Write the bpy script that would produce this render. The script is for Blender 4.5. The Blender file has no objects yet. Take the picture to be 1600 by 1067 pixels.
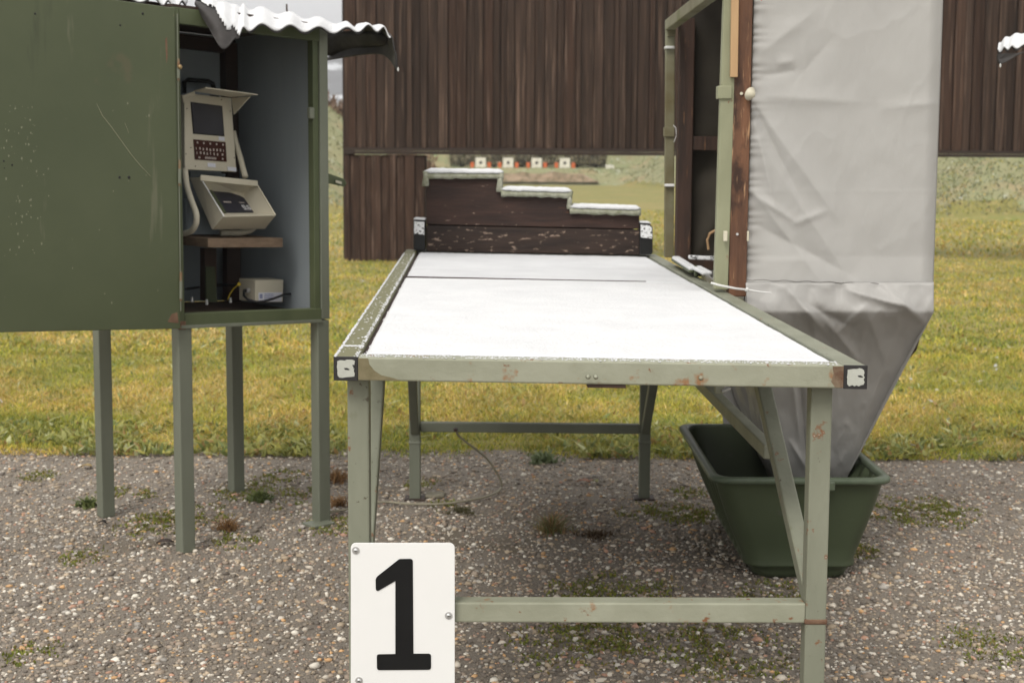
import bpy, bmesh, math, random
import numpy as np
from mathutils import Vector, Matrix
random.seed(7)
rng = np.random.default_rng(11)
scene = bpy.context.scene
COL = scene.collection

# ------------------------------------------------------------------ camera
CAM_H = 1.16
FPX, PPX, PPY = 2200.0, 800.0, 464.0
cam_data = bpy.data.cameras.new('camera')
cam = bpy.data.objects.new('camera', cam_data)
COL.objects.link(cam)
cam_data.sensor_width = 36.0
cam_data.lens = 36.0 * FPX / 1600.0
cam_data.shift_y = (PPY - 533.5) / 1600.0
cam_data.clip_start = 0.05
cam_data.clip_end = 5000
cam_data.dof.use_dof = True
cam_data.dof.focus_distance = 2.5
cam_data.dof.aperture_fstop = 9.5
PITCH, ROLL = math.atan(0.1), math.radians(0.3)
RM = Matrix.Rotation(math.pi / 2 - PITCH, 3, 'X') @ Matrix.Rotation(ROLL, 3, 'Z')
cam.matrix_world = Matrix.Translation((0, 0, CAM_H)) @ RM.to_4x4()
scene.camera = cam

# ------------------------------------------------------------------ world and sun
SUN_EL, SUN_AZ = math.radians(50), math.radians(205)      # azimuth measured from +Y clockwise
world = bpy.data.worlds.new('World')
scene.world = world
world.use_nodes = True
wn, wl = world.node_tree.nodes, world.node_tree.links
wn.clear()
w_out = wn.new('ShaderNodeOutputWorld')
w_bg = wn.new('ShaderNodeBackground')
w_sky = wn.new('ShaderNodeTexSky')
w_sky.sky_type = 'NISHITA'
w_sky.sun_disc = False
w_sky.sun_elevation = SUN_EL
w_sky.sun_rotation = SUN_AZ
w_sky.dust_density = 3.0
w_hsv = wn.new('ShaderNodeHueSaturation')
w_hsv.inputs['Saturation'].default_value = 0.08
w_mix = wn.new('ShaderNodeMix')
w_mix.data_type = 'RGBA'
w_mix.inputs[0].default_value = 0.82
w_mix.inputs[7].default_value = (8.1, 7.95, 7.75, 1)
wl.new(w_sky.outputs[0], w_hsv.inputs['Color'])
wl.new(w_hsv.outputs[0], w_mix.inputs[6])
wl.new(w_mix.outputs[2], w_bg.inputs['Color'])
w_bg.inputs['Strength'].default_value = 0.096
wl.new(w_bg.outputs[0], w_out.inputs['Surface'])

sun_data = bpy.data.lights.new('sun', 'SUN')
sun_data.energy = 1.4
sun_data.angle = math.radians(25)
sun_data.color = (1.0, 0.955, 0.885)
sun = bpy.data.objects.new('sun', sun_data)
COL.objects.link(sun)
sd = Vector((math.sin(SUN_AZ) * math.cos(SUN_EL), math.cos(SUN_AZ) * math.cos(SUN_EL), math.sin(SUN_EL)))
sun.rotation_euler = sd.to_track_quat('Z', 'Y').to_euler()
sun.location = (0, -5, 12)

scene.view_settings.view_transform = 'Standard'
scene.view_settings.look = 'None'
scene.view_settings.gamma = 1
scene.view_settings.exposure = 0.74
scene.view_settings.use_curve_mapping = False
scene.cycles.max_bounces = 8
scene.cycles.use_denoising = True

# ------------------------------------------------------------------ helpers: measuring
def ray(px, py):
    return RM @ Vector(((px - PPX) / FPX, -(py - PPY) / FPX, -1.0))
def W(px, py, D):                      # the place at distance D (world Y) measured along a sight line
    r = ray(px, py)
    return Vector((0, 0, CAM_H)) + r * (D / r.y)
def G(px, py, z=0.0):                  # the place on a level plane
    r = ray(px, py)
    return Vector((0, 0, CAM_H)) + r * ((z - CAM_H) / r.z)

# ------------------------------------------------------------------ helpers: objects
def tag(o, label=None, cat=None, group=None, kind=None):
    if label: o['label'] = label
    if cat: o['category'] = cat
    if group: o['group'] = group
    if kind: o['kind'] = kind
    return o
def empty(name, loc, label=None, cat=None, group=None):
    o = bpy.data.objects.new(name, None)
    COL.objects.link(o)
    o.location = loc
    o.empty_display_size = 0.1
    return tag(o, label, cat, group)
def abs_origin(o):
    v = Vector((0, 0, 0))
    while o is not None:
        v += o.location
        o = o.parent
    return v

class MB:
    def __init__(s): s.v = []; s.f = []
    def add(s, vs, fs):
        n = len(s.v)
        s.v += [Vector(v) for v in vs]
        s.f += [tuple(i + n for i in f) for f in fs]
        return s
    def box8(s, c):                     # c: 4 bottom + 4 top corners
        return s.add(c, [(3, 2, 1, 0), (4, 5, 6, 7), (0, 1, 5, 4), (1, 2, 6, 5), (2, 3, 7, 6), (3, 0, 4, 7)])
    def box(s, lo, hi):
        a, b = lo, hi
        return s.box8([(a[0], a[1], a[2]), (b[0], a[1], a[2]), (b[0], b[1], a[2]), (a[0], b[1], a[2]),
                       (a[0], a[1], b[2]), (b[0], a[1], b[2]), (b[0], b[1], b[2]), (a[0], b[1], b[2])])
    def bar(s, p0, p1, w, h, side=None):  # square bar between two points; w along 'side', h across
        p0, p1 = Vector(p0), Vector(p1)
        d = (p1 - p0).normalized()
        sx = Vector(side) if side is not None else Vector((1, 0, 0))
        sx = (sx - d * sx.dot(d)).normalized()
        sy = d.cross(sx).normalized()
        c = []
        for p in (p0, p1):
            for a, b in ((-1, -1), (1, -1), (1, 1), (-1, 1)):
                c.append(p + sx * (a * w / 2) + sy * (b * h / 2))
        return s.box8(c)
    def prism(s, pts, off):             # polygon pushed along off
        n = len(pts)
        pts = [Vector(p) for p in pts]; off = Vector(off)
        vs = pts + [p + off for p in pts]
        fs = [tuple(range(n)), tuple(range(2 * n - 1, n - 1, -1))]
        fs += [(i, i + n, (i + 1) % n + n, (i + 1) % n) for i in range(n)]
        return s.add(vs, fs)
    def tube(s, path, r, n=8, caps=True):
        path = [Vector(p) for p in path]
        rings = []
        up = Vector((0.13, 0.21, 0.97))
        for i, p in enumerate(path):
            d = (path[min(i + 1, len(path) - 1)] - path[max(i - 1, 0)]).normalized()
            x = d.cross(up)
            if x.length < 1e-3: x = d.cross(Vector((1, 0, 0)))
            x.normalize(); y = d.cross(x)
            rr = r[i] if isinstance(r, (list, tuple)) else r
            rings.append([p + x * math.cos(2 * math.pi * k / n) * rr + y * math.sin(2 * math.pi * k / n) * rr for k in range(n)])
        vs = [v for rg in rings for v in rg]
        fs = []
        for i in range(len(rings) - 1):
            for k in range(n):
                a, b = i * n + k, i * n + (k + 1) % n
                fs.append((a, b, b + n, a + n))
        if caps:
            fs.append(tuple(range(n - 1, -1, -1)))
            fs.append(tuple(range((len(rings) - 1) * n, len(rings) * n)))
        return s.add(vs, fs)
    def grid(s, pts, nu, nv, close=False):   # pts row-major nu x nv
        fs = []
        for i in range(nu - 1):
            for j in range(nv - 1 + (1 if close else 0)):
                j2 = (j + 1) % nv
                fs.append((i * nv + j, i * nv + j2, (i + 1) * nv + j2, (i + 1) * nv + j))
        return s.add(pts, fs)
    def build(s, name, mat, parent=None, bevel=0, smooth=False, solid=0, subd=0):
        me = bpy.data.meshes.new(name)
        org = abs_origin(parent)
        me.from_pydata([tuple(v - org) for v in s.v], [], s.f)
        bm = bmesh.new(); bm.from_mesh(me)
        bmesh.ops.recalc_face_normals(bm, faces=bm.faces)
        bm.to_mesh(me); bm.free()
        me.materials.append(mat)
        o = bpy.data.objects.new(name, me)
        COL.objects.link(o)
        if parent is not None: o.parent = parent
        if smooth:
            for p in me.polygons: p.use_smooth = True
        if subd:
            m = o.modifiers.new('subdivision', 'SUBSURF'); m.levels = m.render_levels = subd
        if solid:
            m = o.modifiers.new('solid', 'SOLIDIFY'); m.thickness = solid; m.offset = 0
        if bevel:
            m = o.modifiers.new('bevel', 'BEVEL'); m.width = bevel; m.segments = 2; m.limit_method = 'ANGLE'
            m.angle_limit = math.radians(40)
        return o

def np_mesh(name, verts, faces, mat, tint=None, smooth=False, parent=None):
    me = bpy.data.meshes.new(name)
    nv, (nf, k) = len(verts), faces.shape
    me.vertices.add(nv); me.vertices.foreach_set('co', verts.astype(np.float32).ravel())
    me.loops.add(nf * k); me.loops.foreach_set('vertex_index', faces.astype(np.int32).ravel())
    me.polygons.add(nf)
    me.polygons.foreach_set('loop_start', np.arange(0, nf * k, k, dtype=np.int32))
    if smooth: me.polygons.foreach_set('use_smooth', np.ones(nf, dtype=bool))
    me.update(calc_edges=True)
    if tint is not None:
        a = me.attributes.new('tint', 'FLOAT_COLOR', 'POINT')
        c = np.ones((nv, 4), dtype=np.float32); c[:, :3] = tint
        a.data.foreach_set('color', c.ravel())
    me.materials.append(mat)
    o = bpy.data.objects.new(name, me)
    COL.objects.link(o)
    if parent is not None: o.parent = parent
    return o

def vnoise(x, y, seed=0):                # smooth value noise 0..1
    x = np.asarray(x, dtype=float); y = np.asarray(y, dtype=float)
    xi, yi = np.floor(x).astype(np.int64), np.floor(y).astype(np.int64)
    fx, fy = x - xi, y - yi
    fx, fy = fx * fx * (3 - 2 * fx), fy * fy * (3 - 2 * fy)
    def h(a, b):
        n = (a * 374761393 + b * 668265263 + seed * 982451653) & 0x7fffffff
        n = ((n ^ (n >> 13)) * 1274126177) & 0x7fffffff
        return ((n ^ (n >> 16)) & 0xffff) / 65535.0
    return (h(xi, yi) * (1 - fx) + h(xi + 1, yi) * fx) * (1 - fy) + (h(xi, yi + 1) * (1 - fx) + h(xi + 1, yi + 1) * fx) * fy
def fbm(x, y, seed=0, o=4):
    t, a, s = 0, 0.5, 0
    for i in range(o):
        t = t + a * vnoise(np.asarray(x) * 2 ** i, np.asarray(y) * 2 ** i, seed + i); s += a; a /= 2
    return t / s

# ------------------------------------------------------------------ helpers: materials
def mat(name, c1, c2=None, scale=8, stretch=(1, 1, 1), rough=0.6, spots=(), bump=0.15, bscale=None, rnd=0.0,
        metal=0.0, spec=0.3, tint=False, sheen=0, lo=0.35, hi=0.65, trans=0):
    m = bpy.data.materials.new(name)
    m.use_nodes = True
    n, l = m.node_tree.nodes, m.node_tree.links
    b = n['Principled BSDF']
    b.inputs['Roughness'].default_value = rough
    b.inputs['Metallic'].default_value = metal
    b.inputs['Specular IOR Level'].default_value = spec
    tc = n.new('ShaderNodeTexCoord')
    oi = n.new('ShaderNodeObjectInfo')
    mul = n.new('ShaderNodeMath'); mul.operation = 'MULTIPLY'; mul.inputs[1].default_value = 37.0
    l.new(oi.outputs['Random'], mul.inputs[0])
    add = n.new('ShaderNodeVectorMath'); add.operation = 'ADD'
    l.new(tc.outputs['Object'], add.inputs[0]); l.new(mul.outputs[0], add.inputs[1])
    def noise(sc, st, detail=4.0, rough_=0.6):
        mp = n.new('ShaderNodeMapping'); mp.inputs['Scale'].default_value = st
        l.new(add.outputs[0], mp.inputs['Vector'])
        t = n.new('ShaderNodeTexNoise'); t.inputs['Scale'].default_value = sc
        t.inputs['Detail'].default_value = detail; t.inputs['Roughness'].default_value = rough_
        l.new(mp.outputs[0], t.inputs['Vector'])
        return t.outputs['Fac']
    def mr(src, a, bb):
        r = n.new('ShaderNodeMapRange'); r.inputs['From Min'].default_value = a; r.inputs['From Max'].default_value = bb
        l.new(src, r.inputs['Value']); return r.outputs[0]
    def mix(f, a, bb, mode='MIX'):
        x = n.new('ShaderNodeMix'); x.data_type = 'RGBA'; x.blend_type = mode
        for i, s in ((0, f), (6, a), (7, bb)):
            if isinstance(s, (int, float)): x.inputs[i].default_value = s
            elif isinstance(s, tuple): x.inputs[i].default_value = (*s, 1)
            else: l.new(s, x.inputs[i])
        return x.outputs[2]
    if tint:
        at = n.new('ShaderNodeAttribute'); at.attribute_name = 'tint'
        col = at.outputs['Color']
    else:
        col = mix(mr(noise(scale, stretch), lo, hi), c1, c2 or tuple(x * 0.8 for x in c1))
    for sp in spots:                     # (colour, scale, threshold, softness, stretch)
        f = mr(noise(sp[1], sp[4] if len(sp) > 4 else (1, 1, 1), 5.0), sp[2], sp[2] + sp[3])
        col = mix(f, col, sp[0])
    if rnd:
        r = n.new('ShaderNodeMapRange'); r.inputs['To Min'].default_value = 1 - rnd; r.inputs['To Max'].default_value = 1 + rnd
        l.new(oi.outputs['Random'], r.inputs['Value'])
        v = n.new('ShaderNodeVectorMath'); v.operation = 'SCALE'
        l.new(col, v.inputs[0]); l.new(r.outputs[0], v.inputs['Scale']); col = v.outputs[0]
    l.new(col, b.inputs['Base Color'])
    if bump:
        bp = n.new('ShaderNodeBump'); bp.inputs['Strength'].default_value = bump; bp.inputs['Distance'].default_value = 0.004
        l.new(noise(bscale or scale * 6, stretch), bp.inputs['Height']); l.new(bp.outputs[0], b.inputs['Normal'])
    if sheen: b.inputs['Sheen Weight'].default_value = sheen
    if trans:
        out = n['Material Output']
        tr = n.new('ShaderNodeBsdfTranslucent'); l.new(col, tr.inputs['Color'])
        ms = n.new('ShaderNodeMixShader'); ms.inputs[0].default_value = trans
        l.new(b.outputs[0], ms.inputs[1]); l.new(tr.outputs[0], ms.inputs[2]); l.new(ms.outputs[0], out.inputs['Surface'])
    return m

RUST = (0.19, 0.085, 0.04)
M = {}
M['sage'] = mat('sage_paint', (0.235, 0.243, 0.185), (0.185, 0.192, 0.143), 9, (1, 1, 0.35), 0.5,
                [(RUST, 34, 0.645, 0.05), ((0.10, 0.09, 0.06), 60, 0.66, 0.04), ((0.13, 0.13, 0.07), 9, 0.66, 0.08), ((0.46, 0.47, 0.40), 34, 0.70, 0.04)], 0.25, 60)
M['rail_top'] = mat('pale_frosted_rail', (0.45,0.46,0.40),(0.36,0.37,0.31),30)
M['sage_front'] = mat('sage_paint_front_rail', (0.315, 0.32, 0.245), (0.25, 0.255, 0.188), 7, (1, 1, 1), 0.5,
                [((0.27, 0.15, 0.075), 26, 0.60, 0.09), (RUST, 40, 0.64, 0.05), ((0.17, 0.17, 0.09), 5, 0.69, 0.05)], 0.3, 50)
M['olive_top'] = mat('olive_paint_wet', (0.155, 0.15, 0.075), (0.17, 0.165, 0.09), 12, (1, 0.4, 1), 0.6,
                [((0.55, 0.55, 0.50), 40, 0.68, 0.05)], 0.2)
M['grey_green'] = mat('grey_green_leg', (0.165, 0.176, 0.135), (0.13, 0.14, 0.105), 6, (1, 1, 0.3), 0.5,
                [(RUST, 20, 0.71, 0.04)], 0.15, 50)
M['door_green'] = mat('dark_green_door', (0.086, 0.100, 0.054), (0.074, 0.088, 0.047), 3, (1, 1, 1), 0.42,
                [((0.16, 0.15, 0.09), 45, 0.735, 0.03), ((0.12, 0.10, 0.06), 4, 0.62, 0.12), ((0.13, 0.135, 0.085), 14, 0.66, 0.06, (1, 1, 0.12)), ((0.055, 0.062, 0.036), 7, 0.62, 0.1, (1.5, 1.5, 0.2))], 0.08, 70)
M['frame_green'] = mat('dark_green_frame', (0.088, 0.103, 0.053), (0.068, 0.082, 0.042), 8, (1, 1, 0.5), 0.5,
                [((0.22, 0.24, 0.15), 30, 0.70, 0.04), (RUST, 22, 0.73, 0.03)], 0.15, 50)
M['rust'] = mat('rust_patch', (0.20, 0.125, 0.08), (0.13, 0.072, 0.045), 40, rough=0.85, bump=0.5)
M['inner_grey'] = mat('inside_sheet_grey', (0.29, 0.325, 0.345), (0.25, 0.285, 0.305), 5, (1, 1, 0.2), 0.45, bump=0.05)
M['inner_floor'] = mat('inside_floor_rusty', (0.17, 0.115, 0.085), (0.11, 0.08, 0.06), 14, rough=0.8, bump=0.3)
M['beige'] = mat('beige_powder_coat', (0.60, 0.555, 0.44), (0.56, 0.52, 0.41), 5, rough=0.5, bump=0.08, bscale=200)
M['black'] = mat('black_plastic', (0.010, 0.010, 0.010), (0.016, 0.016, 0.016), 10, rough=0.5, bump=0.05)
M['screen'] = mat('dark_screen_glass', (0.045, 0.045, 0.052), (0.07, 0.068, 0.075), 2, rough=0.12, bump=0, spec=0.6)
M['keypad'] = mat('brown_keypad', (0.055, 0.018, 0.012), (0.05, 0.016, 0.011), 5, rough=0.5, bump=0)
M['sticker'] = mat('white_sticker', (0.72, 0.72, 0.76), (0.66, 0.67, 0.74), 30, rough=0.5, bump=0)
M['print'] = mat('pale_print', (0.62, 0.55, 0.5), rough=0.6, bump=0)
M['blueprint'] = mat('pale_blue_print', (0.30, 0.33, 0.5), rough=0.6, bump=0)
M['shelf'] = mat('brown_chipboard', (0.22, 0.155, 0.105), (0.15, 0.105, 0.07), 20, (1, 1, 3), 0.8, bump=0.4)
M['dark_brown'] = mat('dark_brown_steel', (0.05, 0.028, 0.02), (0.03, 0.02, 0.015), 8, rough=0.6, bump=0.1)
M['cable'] = mat('black_cable', (0.02, 0.021, 0.023), rough=0.5, bump=0)
M['yellow'] = mat('yellow_wire', (0.5, 0.36, 0.02), rough=0.5, bump=0)
M['steel'] = mat('zinc_steel', (0.62, 0.62, 0.61), (0.5, 0.5, 0.49), 30, rough=0.35, metal=0.55, bump=0.05)
M['brass_rust'] = mat('rusty_hinge', (0.20, 0.17, 0.11), (0.19, 0.10, 0.05), 60, rough=0.8)
M['brass'] = mat('brass_bolt', (0.45, 0.34, 0.17), (0.3, 0.2, 0.1), 60, rough=0.45, metal=0.5, bump=0.1)
M['snow'] = mat('snow', (0.70, 0.705, 0.712), (0.64, 0.646, 0.656), 7, rough=0.8, bump=0.9, bscale=140,
                spots=[((0.58, 0.59, 0.60), 130, 0.59, 0.08), ((0.34, 0.33, 0.31), 230, 0.72, 0.04)], spec=0.25)
M['snow_far'] = mat('thin_icy_snow', (0.66, 0.667, 0.68), (0.59, 0.597, 0.61), 6, rough=0.75, bump=0.5, bscale=160, spec=0.25)
M['snow_thin'] = mat('thin_snow_with_grit', (0.84, 0.85, 0.86), (0.78, 0.79, 0.80), 20, rough=0.75, bump=0.6, bscale=120,
                spots=[((0.10, 0.10, 0.10), 110, 0.53, 0.06)], spec=0.25)
M['roof_sheet'] = mat('weathered_roof_sheet', (0.060, 0.055, 0.053), (0.022, 0.020, 0.019), 9, rough=0.7, bump=0.2)
M['wall_board'] = mat('brown_stained_board', (0.058, 0.037, 0.028), (0.030, 0.0205, 0.016), 2.0, (1.3, 1, 1.2), 0.75,
                [((0.026, 0.020, 0.017), 3, 0.60, 0.15, (1.0, 1, 2.2)), ((0.150, 0.100, 0.076), 2.6, 0.56, 0.14, (2.2, 1, 0.9)),
                 ((0.022, 0.016, 0.014), 8, 0.72, 0.05, (0.7, 1, 3))], 0.5, 10, rnd=0.28, spec=0.12)
M['wall_board_red'] = mat('reddish_stained_board', (0.062, 0.036, 0.026), (0.032, 0.020, 0.015), 2.0, (1.3, 1, 1.2), 0.75,
                [((0.135, 0.090, 0.070), 2.6, 0.55, 0.14, (2.2, 1, 0.9))], 0.5, 10, rnd=0.22, spec=0.12)
M['wall_beam'] = mat('dark_wall_beam', (0.042, 0.029, 0.023), (0.032, 0.022, 0.018), 4, (0.3, 1, 2), 0.8)
M['plank'] = mat('weathered_dark_plank', (0.055, 0.030, 0.023), (0.028, 0.017, 0.014), 7, (0.7, 1, 5), 0.7,
                [((0.17, 0.075, 0.035), 5, 0.66, 0.14, (0.8, 1, 4)), ((0.02, 0.014, 0.012), 9, 0.66, 0.1, (0.5, 1, 7)), ((0.26, 0.19, 0.15), 30, 0.66, 0.05, (1, 1, 2.6))], 0.6, 26)
M['plank_worn'] = mat('worn_dark_plank', (0.046, 0.029, 0.022), (0.025, 0.017, 0.014), 7, (0.7, 1, 5), 0.7,
                [((0.12, 0.06, 0.03), 5, 0.66, 0.14, (0.8, 1, 4)), ((0.30, 0.22, 0.17), 30, 0.595, 0.05, (1, 1, 2.6))], 0.6, 26)
M['felt'] = mat('mossy_felt_edging', (0.42, 0.42, 0.34), (0.24, 0.25, 0.17), 40, rough=0.95, bump=0.8)
M['post_wood'] = mat('orange_brown_post', (0.17, 0.08, 0.042), (0.09, 0.044, 0.026), 9, (4, 4, 0.5), 0.65,
                [((0.04, 0.02, 0.013), 7, 0.53, 0.1, (1.5, 1.5, 0.8)), ((0.40, 0.24, 0.13), 30, 0.60, 0.1, (4, 4, 0.35))], 0.6, 30)
M['post_dark'] = mat('dark_inner_post', (0.065, 0.035, 0.024), (0.032, 0.02, 0.015), 7, (4, 4, 0.4), 0.7,
                [((0.16, 0.08, 0.04), 20, 0.62, 0.08, (4, 4, 0.4))], 0.5, 30)
M['pale_wood'] = mat('pale_new_lath', (0.46, 0.30, 0.16), (0.40, 0.25, 0.13), 10, (3, 3, 0.3), 0.6)
M['pole_green'] = mat('pale_olive_pole', (0.28, 0.285, 0.185), (0.225, 0.23, 0.145), 8, (1, 1, 0.4), 0.5,
                [(RUST, 42, 0.66, 0.05, (1, 1, 0.6)), ((0.13, 0.12, 0.05), 8, 0.64, 0.1)], 0.2)
M['pole_mossy'] = mat('mossy_far_pole', (0.20, 0.195, 0.13), (0.115, 0.095, 0.045), 5, (1, 1, 1), 0.6, [((0.12, 0.12, 0.05), 6, 0.6, 0.05)], 0.2)
def cloth_mat(name, a, b, rough):
    m = mat(name, a, b, 3, (1, 1, 0.5), rough, bump=0.25, bscale=45, spec=0.35)
    n, l = m.node_tree.nodes, m.node_tree.links
    w = n.new('ShaderNodeTexWave'); w.inputs['Scale'].default_value = 260; w.inputs['Distortion'].default_value = 1.5
    tc = n.new('ShaderNodeTexCoord'); l.new(tc.outputs['Object'], w.inputs['Vector'])
    bp = [x for x in n if x.type == 'BUMP'][0]
    b2 = n.new('ShaderNodeBump'); b2.inputs['Strength'].default_value = 0.12; b2.inputs['Distance'].default_value = 0.001
    l.new(w.outputs['Fac'], b2.inputs['Height']); l.new(bp.outputs[0], b2.inputs['Normal'])
    l.new(b2.outputs[0], n['Principled BSDF'].inputs['Normal'])
    return m
M['tarp'] = cloth_mat('grey_tarpaulin', (0.40, 0.392, 0.372), (0.37, 0.362, 0.345), 0.5)
M['tarp_low'] = cloth_mat('grey_tarpaulin_lower', (0.375, 0.366, 0.35), (0.335, 0.327, 0.312), 0.42)
M['tarp_in'] = mat('dark_inner_tarpaulin', (0.055, 0.047, 0.034), (0.035, 0.029, 0.022), 4, rough=0.8)  # inside cloth, coloured much darker than the outer panels
M['thread'] = mat('dark_seam_thread', (0.16, 0.15, 0.14), rough=0.8, bump=0)
M['tub'] = mat('dark_green_tub_plastic', (0.058, 0.073, 0.040), (0.048, 0.062, 0.034), 4, rough=0.42, bump=0.08, bscale=60,
                spots=[((0.075, 0.08, 0.06), 24, 0.68, 0.1)])
M['tub_rim'] = mat('tub_rim_plastic', (0.085, 0.105, 0.07), (0.06, 0.08, 0.05), 20, rough=0.38, bump=0.08)
M['sign'] = mat('white_sign_plastic', (0.80, 0.80, 0.785), (0.775, 0.775, 0.76), 5, rough=0.4, bump=0.03,
                spots=[((0.55, 0.54, 0.5), 50, 0.745, 0.03)])
M['sign_black'] = mat('black_sign_numeral', (0.009, 0.009, 0.009), (0.007, 0.007, 0.007), 9, rough=0.6, spec=0.2, bump=0.05)
M['cap'] = mat('worn_end_cap', (0.03, 0.028, 0.028), (0.03, 0.028, 0.028), 20, rough=0.5, bump=0.2)
M['cap_face'] = mat('painted_end_cap_face', (0.48, 0.49, 0.44), (0.42, 0.43, 0.38), 20, rough=0.5,
                spots=[((0.03, 0.03, 0.03), 38, 0.62, 0.02)], bump=0.2)
M['tie'] = mat('translucent_cable_tie', (0.7, 0.7, 0.68), rough=0.35, bump=0)
M['cream'] = mat('cream_plastic', (0.62, 0.58, 0.45), rough=0.45, bump=0)
M['hose'] = mat('pale_cable_sheath', (0.30, 0.275, 0.20), (0.22, 0.20, 0.145), 20, rough=0.6, bump=0.1)
M['target'] = mat('target_card', (0.78, 0.75, 0.65), rough=0.8, bump=0)
M['orange'] = mat('orange_marker', (0.62, 0.15, 0.05), (0.52, 0.12, 0.04), 20, rough=0.6, bump=0)
M['pebble'] = mat('pebbles', (1, 1, 1), tint=True, rough=0.7, bump=0.2, bscale=300)
M['leaf'] = mat('grass_blades', (1, 1, 1), tint=True, rough=0.6, bump=0, trans=0.3, spec=0.3)
M['pink'] = mat('red_tag', (0.6, 0.03, 0.05), rough=0.5, bump=0)

# ground materials (procedural)
def ground_mat(name, layers, base, bump=0.4, bscale=60, rough=0.9):
    return mat(name, base[0], base[1], base[2], rough=rough, spots=layers, bump=bump, bscale=bscale)
M['gravel_bed'] = ground_mat('gravel_bed_tarry', [((0.215, 0.18, 0.14), 160, 0.50, 0.1), ((0.085, 0.073, 0.062), 110, 0.60, 0.08),
                ((0.36, 0.33, 0.295), 300, 0.58, 0.07), ((0.13, 0.105, 0.07), 2.2, 0.62, 0.12)], ((0.20, 0.172, 0.14), (0.165, 0.142, 0.116), 3.0), 1.0, 170)
M['turf'] = ground_mat('turf', [((0.30, 0.23, 0.09), 0.5, 0.50, 0.2), ((0.19, 0.21, 0.06), 1.4, 0.55, 0.15), ((0.35, 0.28, 0.12), 7, 0.56, 0.15),
                ((0.32, 0.32, 0.28), 9, 0.72, 0.05)], ((0.25, 0.225, 0.075), (0.20, 0.19, 0.06), 2.0), 1.0, 40)
M['berm'] = ground_mat('rough_bank_grass', [((0.33, 0.25, 0.14), 0.6, 0.52, 0.15), ((0.21, 0.24, 0.12), 2.0, 0.52, 0.15), ((0.45, 0.46, 0.38), 3.5, 0.60, 0.12),
                ((0.17, 0.15, 0.08), 5, 0.62, 0.1)], ((0.24, 0.245, 0.13), (0.28, 0.26, 0.145), 1.2), 1.0, 20)

def smooth_path(ps, k_=5):
    out = []
    n = len(ps) - 1
    for i in range(n):
        P = [ps[max(i - 1, 0)], ps[i], ps[i + 1], ps[min(i + 2, n)]]
        for j in range(k_):
            f_ = j / k_
            out.append(0.5 * ((2 * P[1]) + (P[2] - P[0]) * f_ + (2 * P[0] - 5 * P[1] + 4 * P[2] - P[3]) * f_ * f_ + (3 * P[1] - P[0] - 3 * P[2] + P[3]) * f_ ** 3))
    return out + [ps[-1]]

# ================================================================== SETTING
# ---- gravel yard: a sheet with an uneven far edge
EDGE = 5.42
xs = np.linspace(-14, 14, 281)
ys = np.linspace(-6, EDGE + 0.1, 30)
pts = [(x, y, 0.0) for x in xs for y in ys]
tag(MB().grid(pts, len(xs), len(ys)).build('gravel_yard', M['gravel_bed']), kind='structure')

# ---- lawn and banks
RF = [(4.1, 58.0), (8.0, 26.5), (34.0, 24.0)]
LF = [(-2.7, 58.0), (-1.7, 35.0), (-3.5, 28.0), (-30.0, 25.0)]
def side_dist(X, Y, poly, sign):
    """signed distance into the bank bounded by poly"""
    d = np.full(X.shape, 1e9); inside = np.zeros(X.shape, bool)
    for (ax, ay), (bx, by) in zip(poly[:-1], poly[1:]):
        vx, vy = bx - ax, by - ay
        t = np.clip(((X - ax) * vx + (Y - ay) * vy) / (vx * vx + vy * vy), 0, 1)
        d = np.minimum(d, np.hypot(X - ax - t * vx, Y - ay - t * vy))
    px = np.interp(-Y, [-p[1] for p in poly], [p[0] for p in poly])   # bank edge X at this Y
    inside = (X * sign > px * sign) & (Y > poly[-1][1] + 0.0)
    return np.where(inside, d, 0.0)
def terrain(X, Y):
    X = np.asarray(X, float); Y = np.asarray(Y, float)
    z = 0.012 + 0.03 * (fbm(X * 0.7, Y * 0.7, 3) - 0.5) * np.clip((Y - 6) / 3, 0, 1)
    rr = np.minimum(0.62 * side_dist(X, Y, RF, 1), 3.6)
    ll = np.minimum(0.75 * side_dist(X, Y, LF, -1), 2.35)
    lump = (fbm(X * 0.5, Y * 0.5, 9) - 0.5) * 0.5
    side = np.maximum(rr, ll); side = side + lump * np.clip(side, 0, 1)
    bank = np.clip((Y - 56.6) / 1.1, 0, 1) * 0.66 + np.clip((Y - 61.5) * 0.6, 0, 2.2)
    bank = bank + lump * 0.6 * np.clip((Y - 61) / 2, 0, 1)
    return z + np.maximum(side, bank)
ya = np.concatenate([np.linspace(EDGE - 0.03, 16, 60), np.linspace(16.3, 80, 150)])
xa = np.concatenate([np.linspace(-40, -9, 40), np.linspace(-8.7, 12, 140), np.linspace(12.5, 44, 40)])
XX, YY = np.meshgrid(xa, ya, indexing='ij')
ZZ = terrain(XX, YY)
ZZ[:, 0] = -0.02
verts = np.stack([XX, YY, ZZ], -1).reshape(-1, 3)
nu, nv = XX.shape
ii, jj = np.meshgrid(np.arange(nu - 1), np.arange(nv - 1), indexing='ij')
q = (ii * nv + jj).ravel()
faces = np.stack([q, q + nv, q + nv + 1, q + 1], 1)
fy = YY[:-1, :-1].ravel(); fz = ZZ[:-1, :-1].ravel()
far = (fz > 0.15) | (fy > 56)
lawn = np_mesh('lawn', verts, faces[~far], M['turf'], smooth=True); tag(lawn, kind='structure')
berm = np_mesh('earth_bank', verts, faces[far], M['berm'], smooth=True); tag(berm, kind='structure')
tag(MB().box((-1500, 79.5, -0.6), (1500, 2000, -0.03)).build('far_ground', M['berm']), kind='structure')
tag(MB().box((-1500, -60, -0.6), (1500, 79.4, -0.06)).build('ground', M['turf']), kind='structure')

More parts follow.
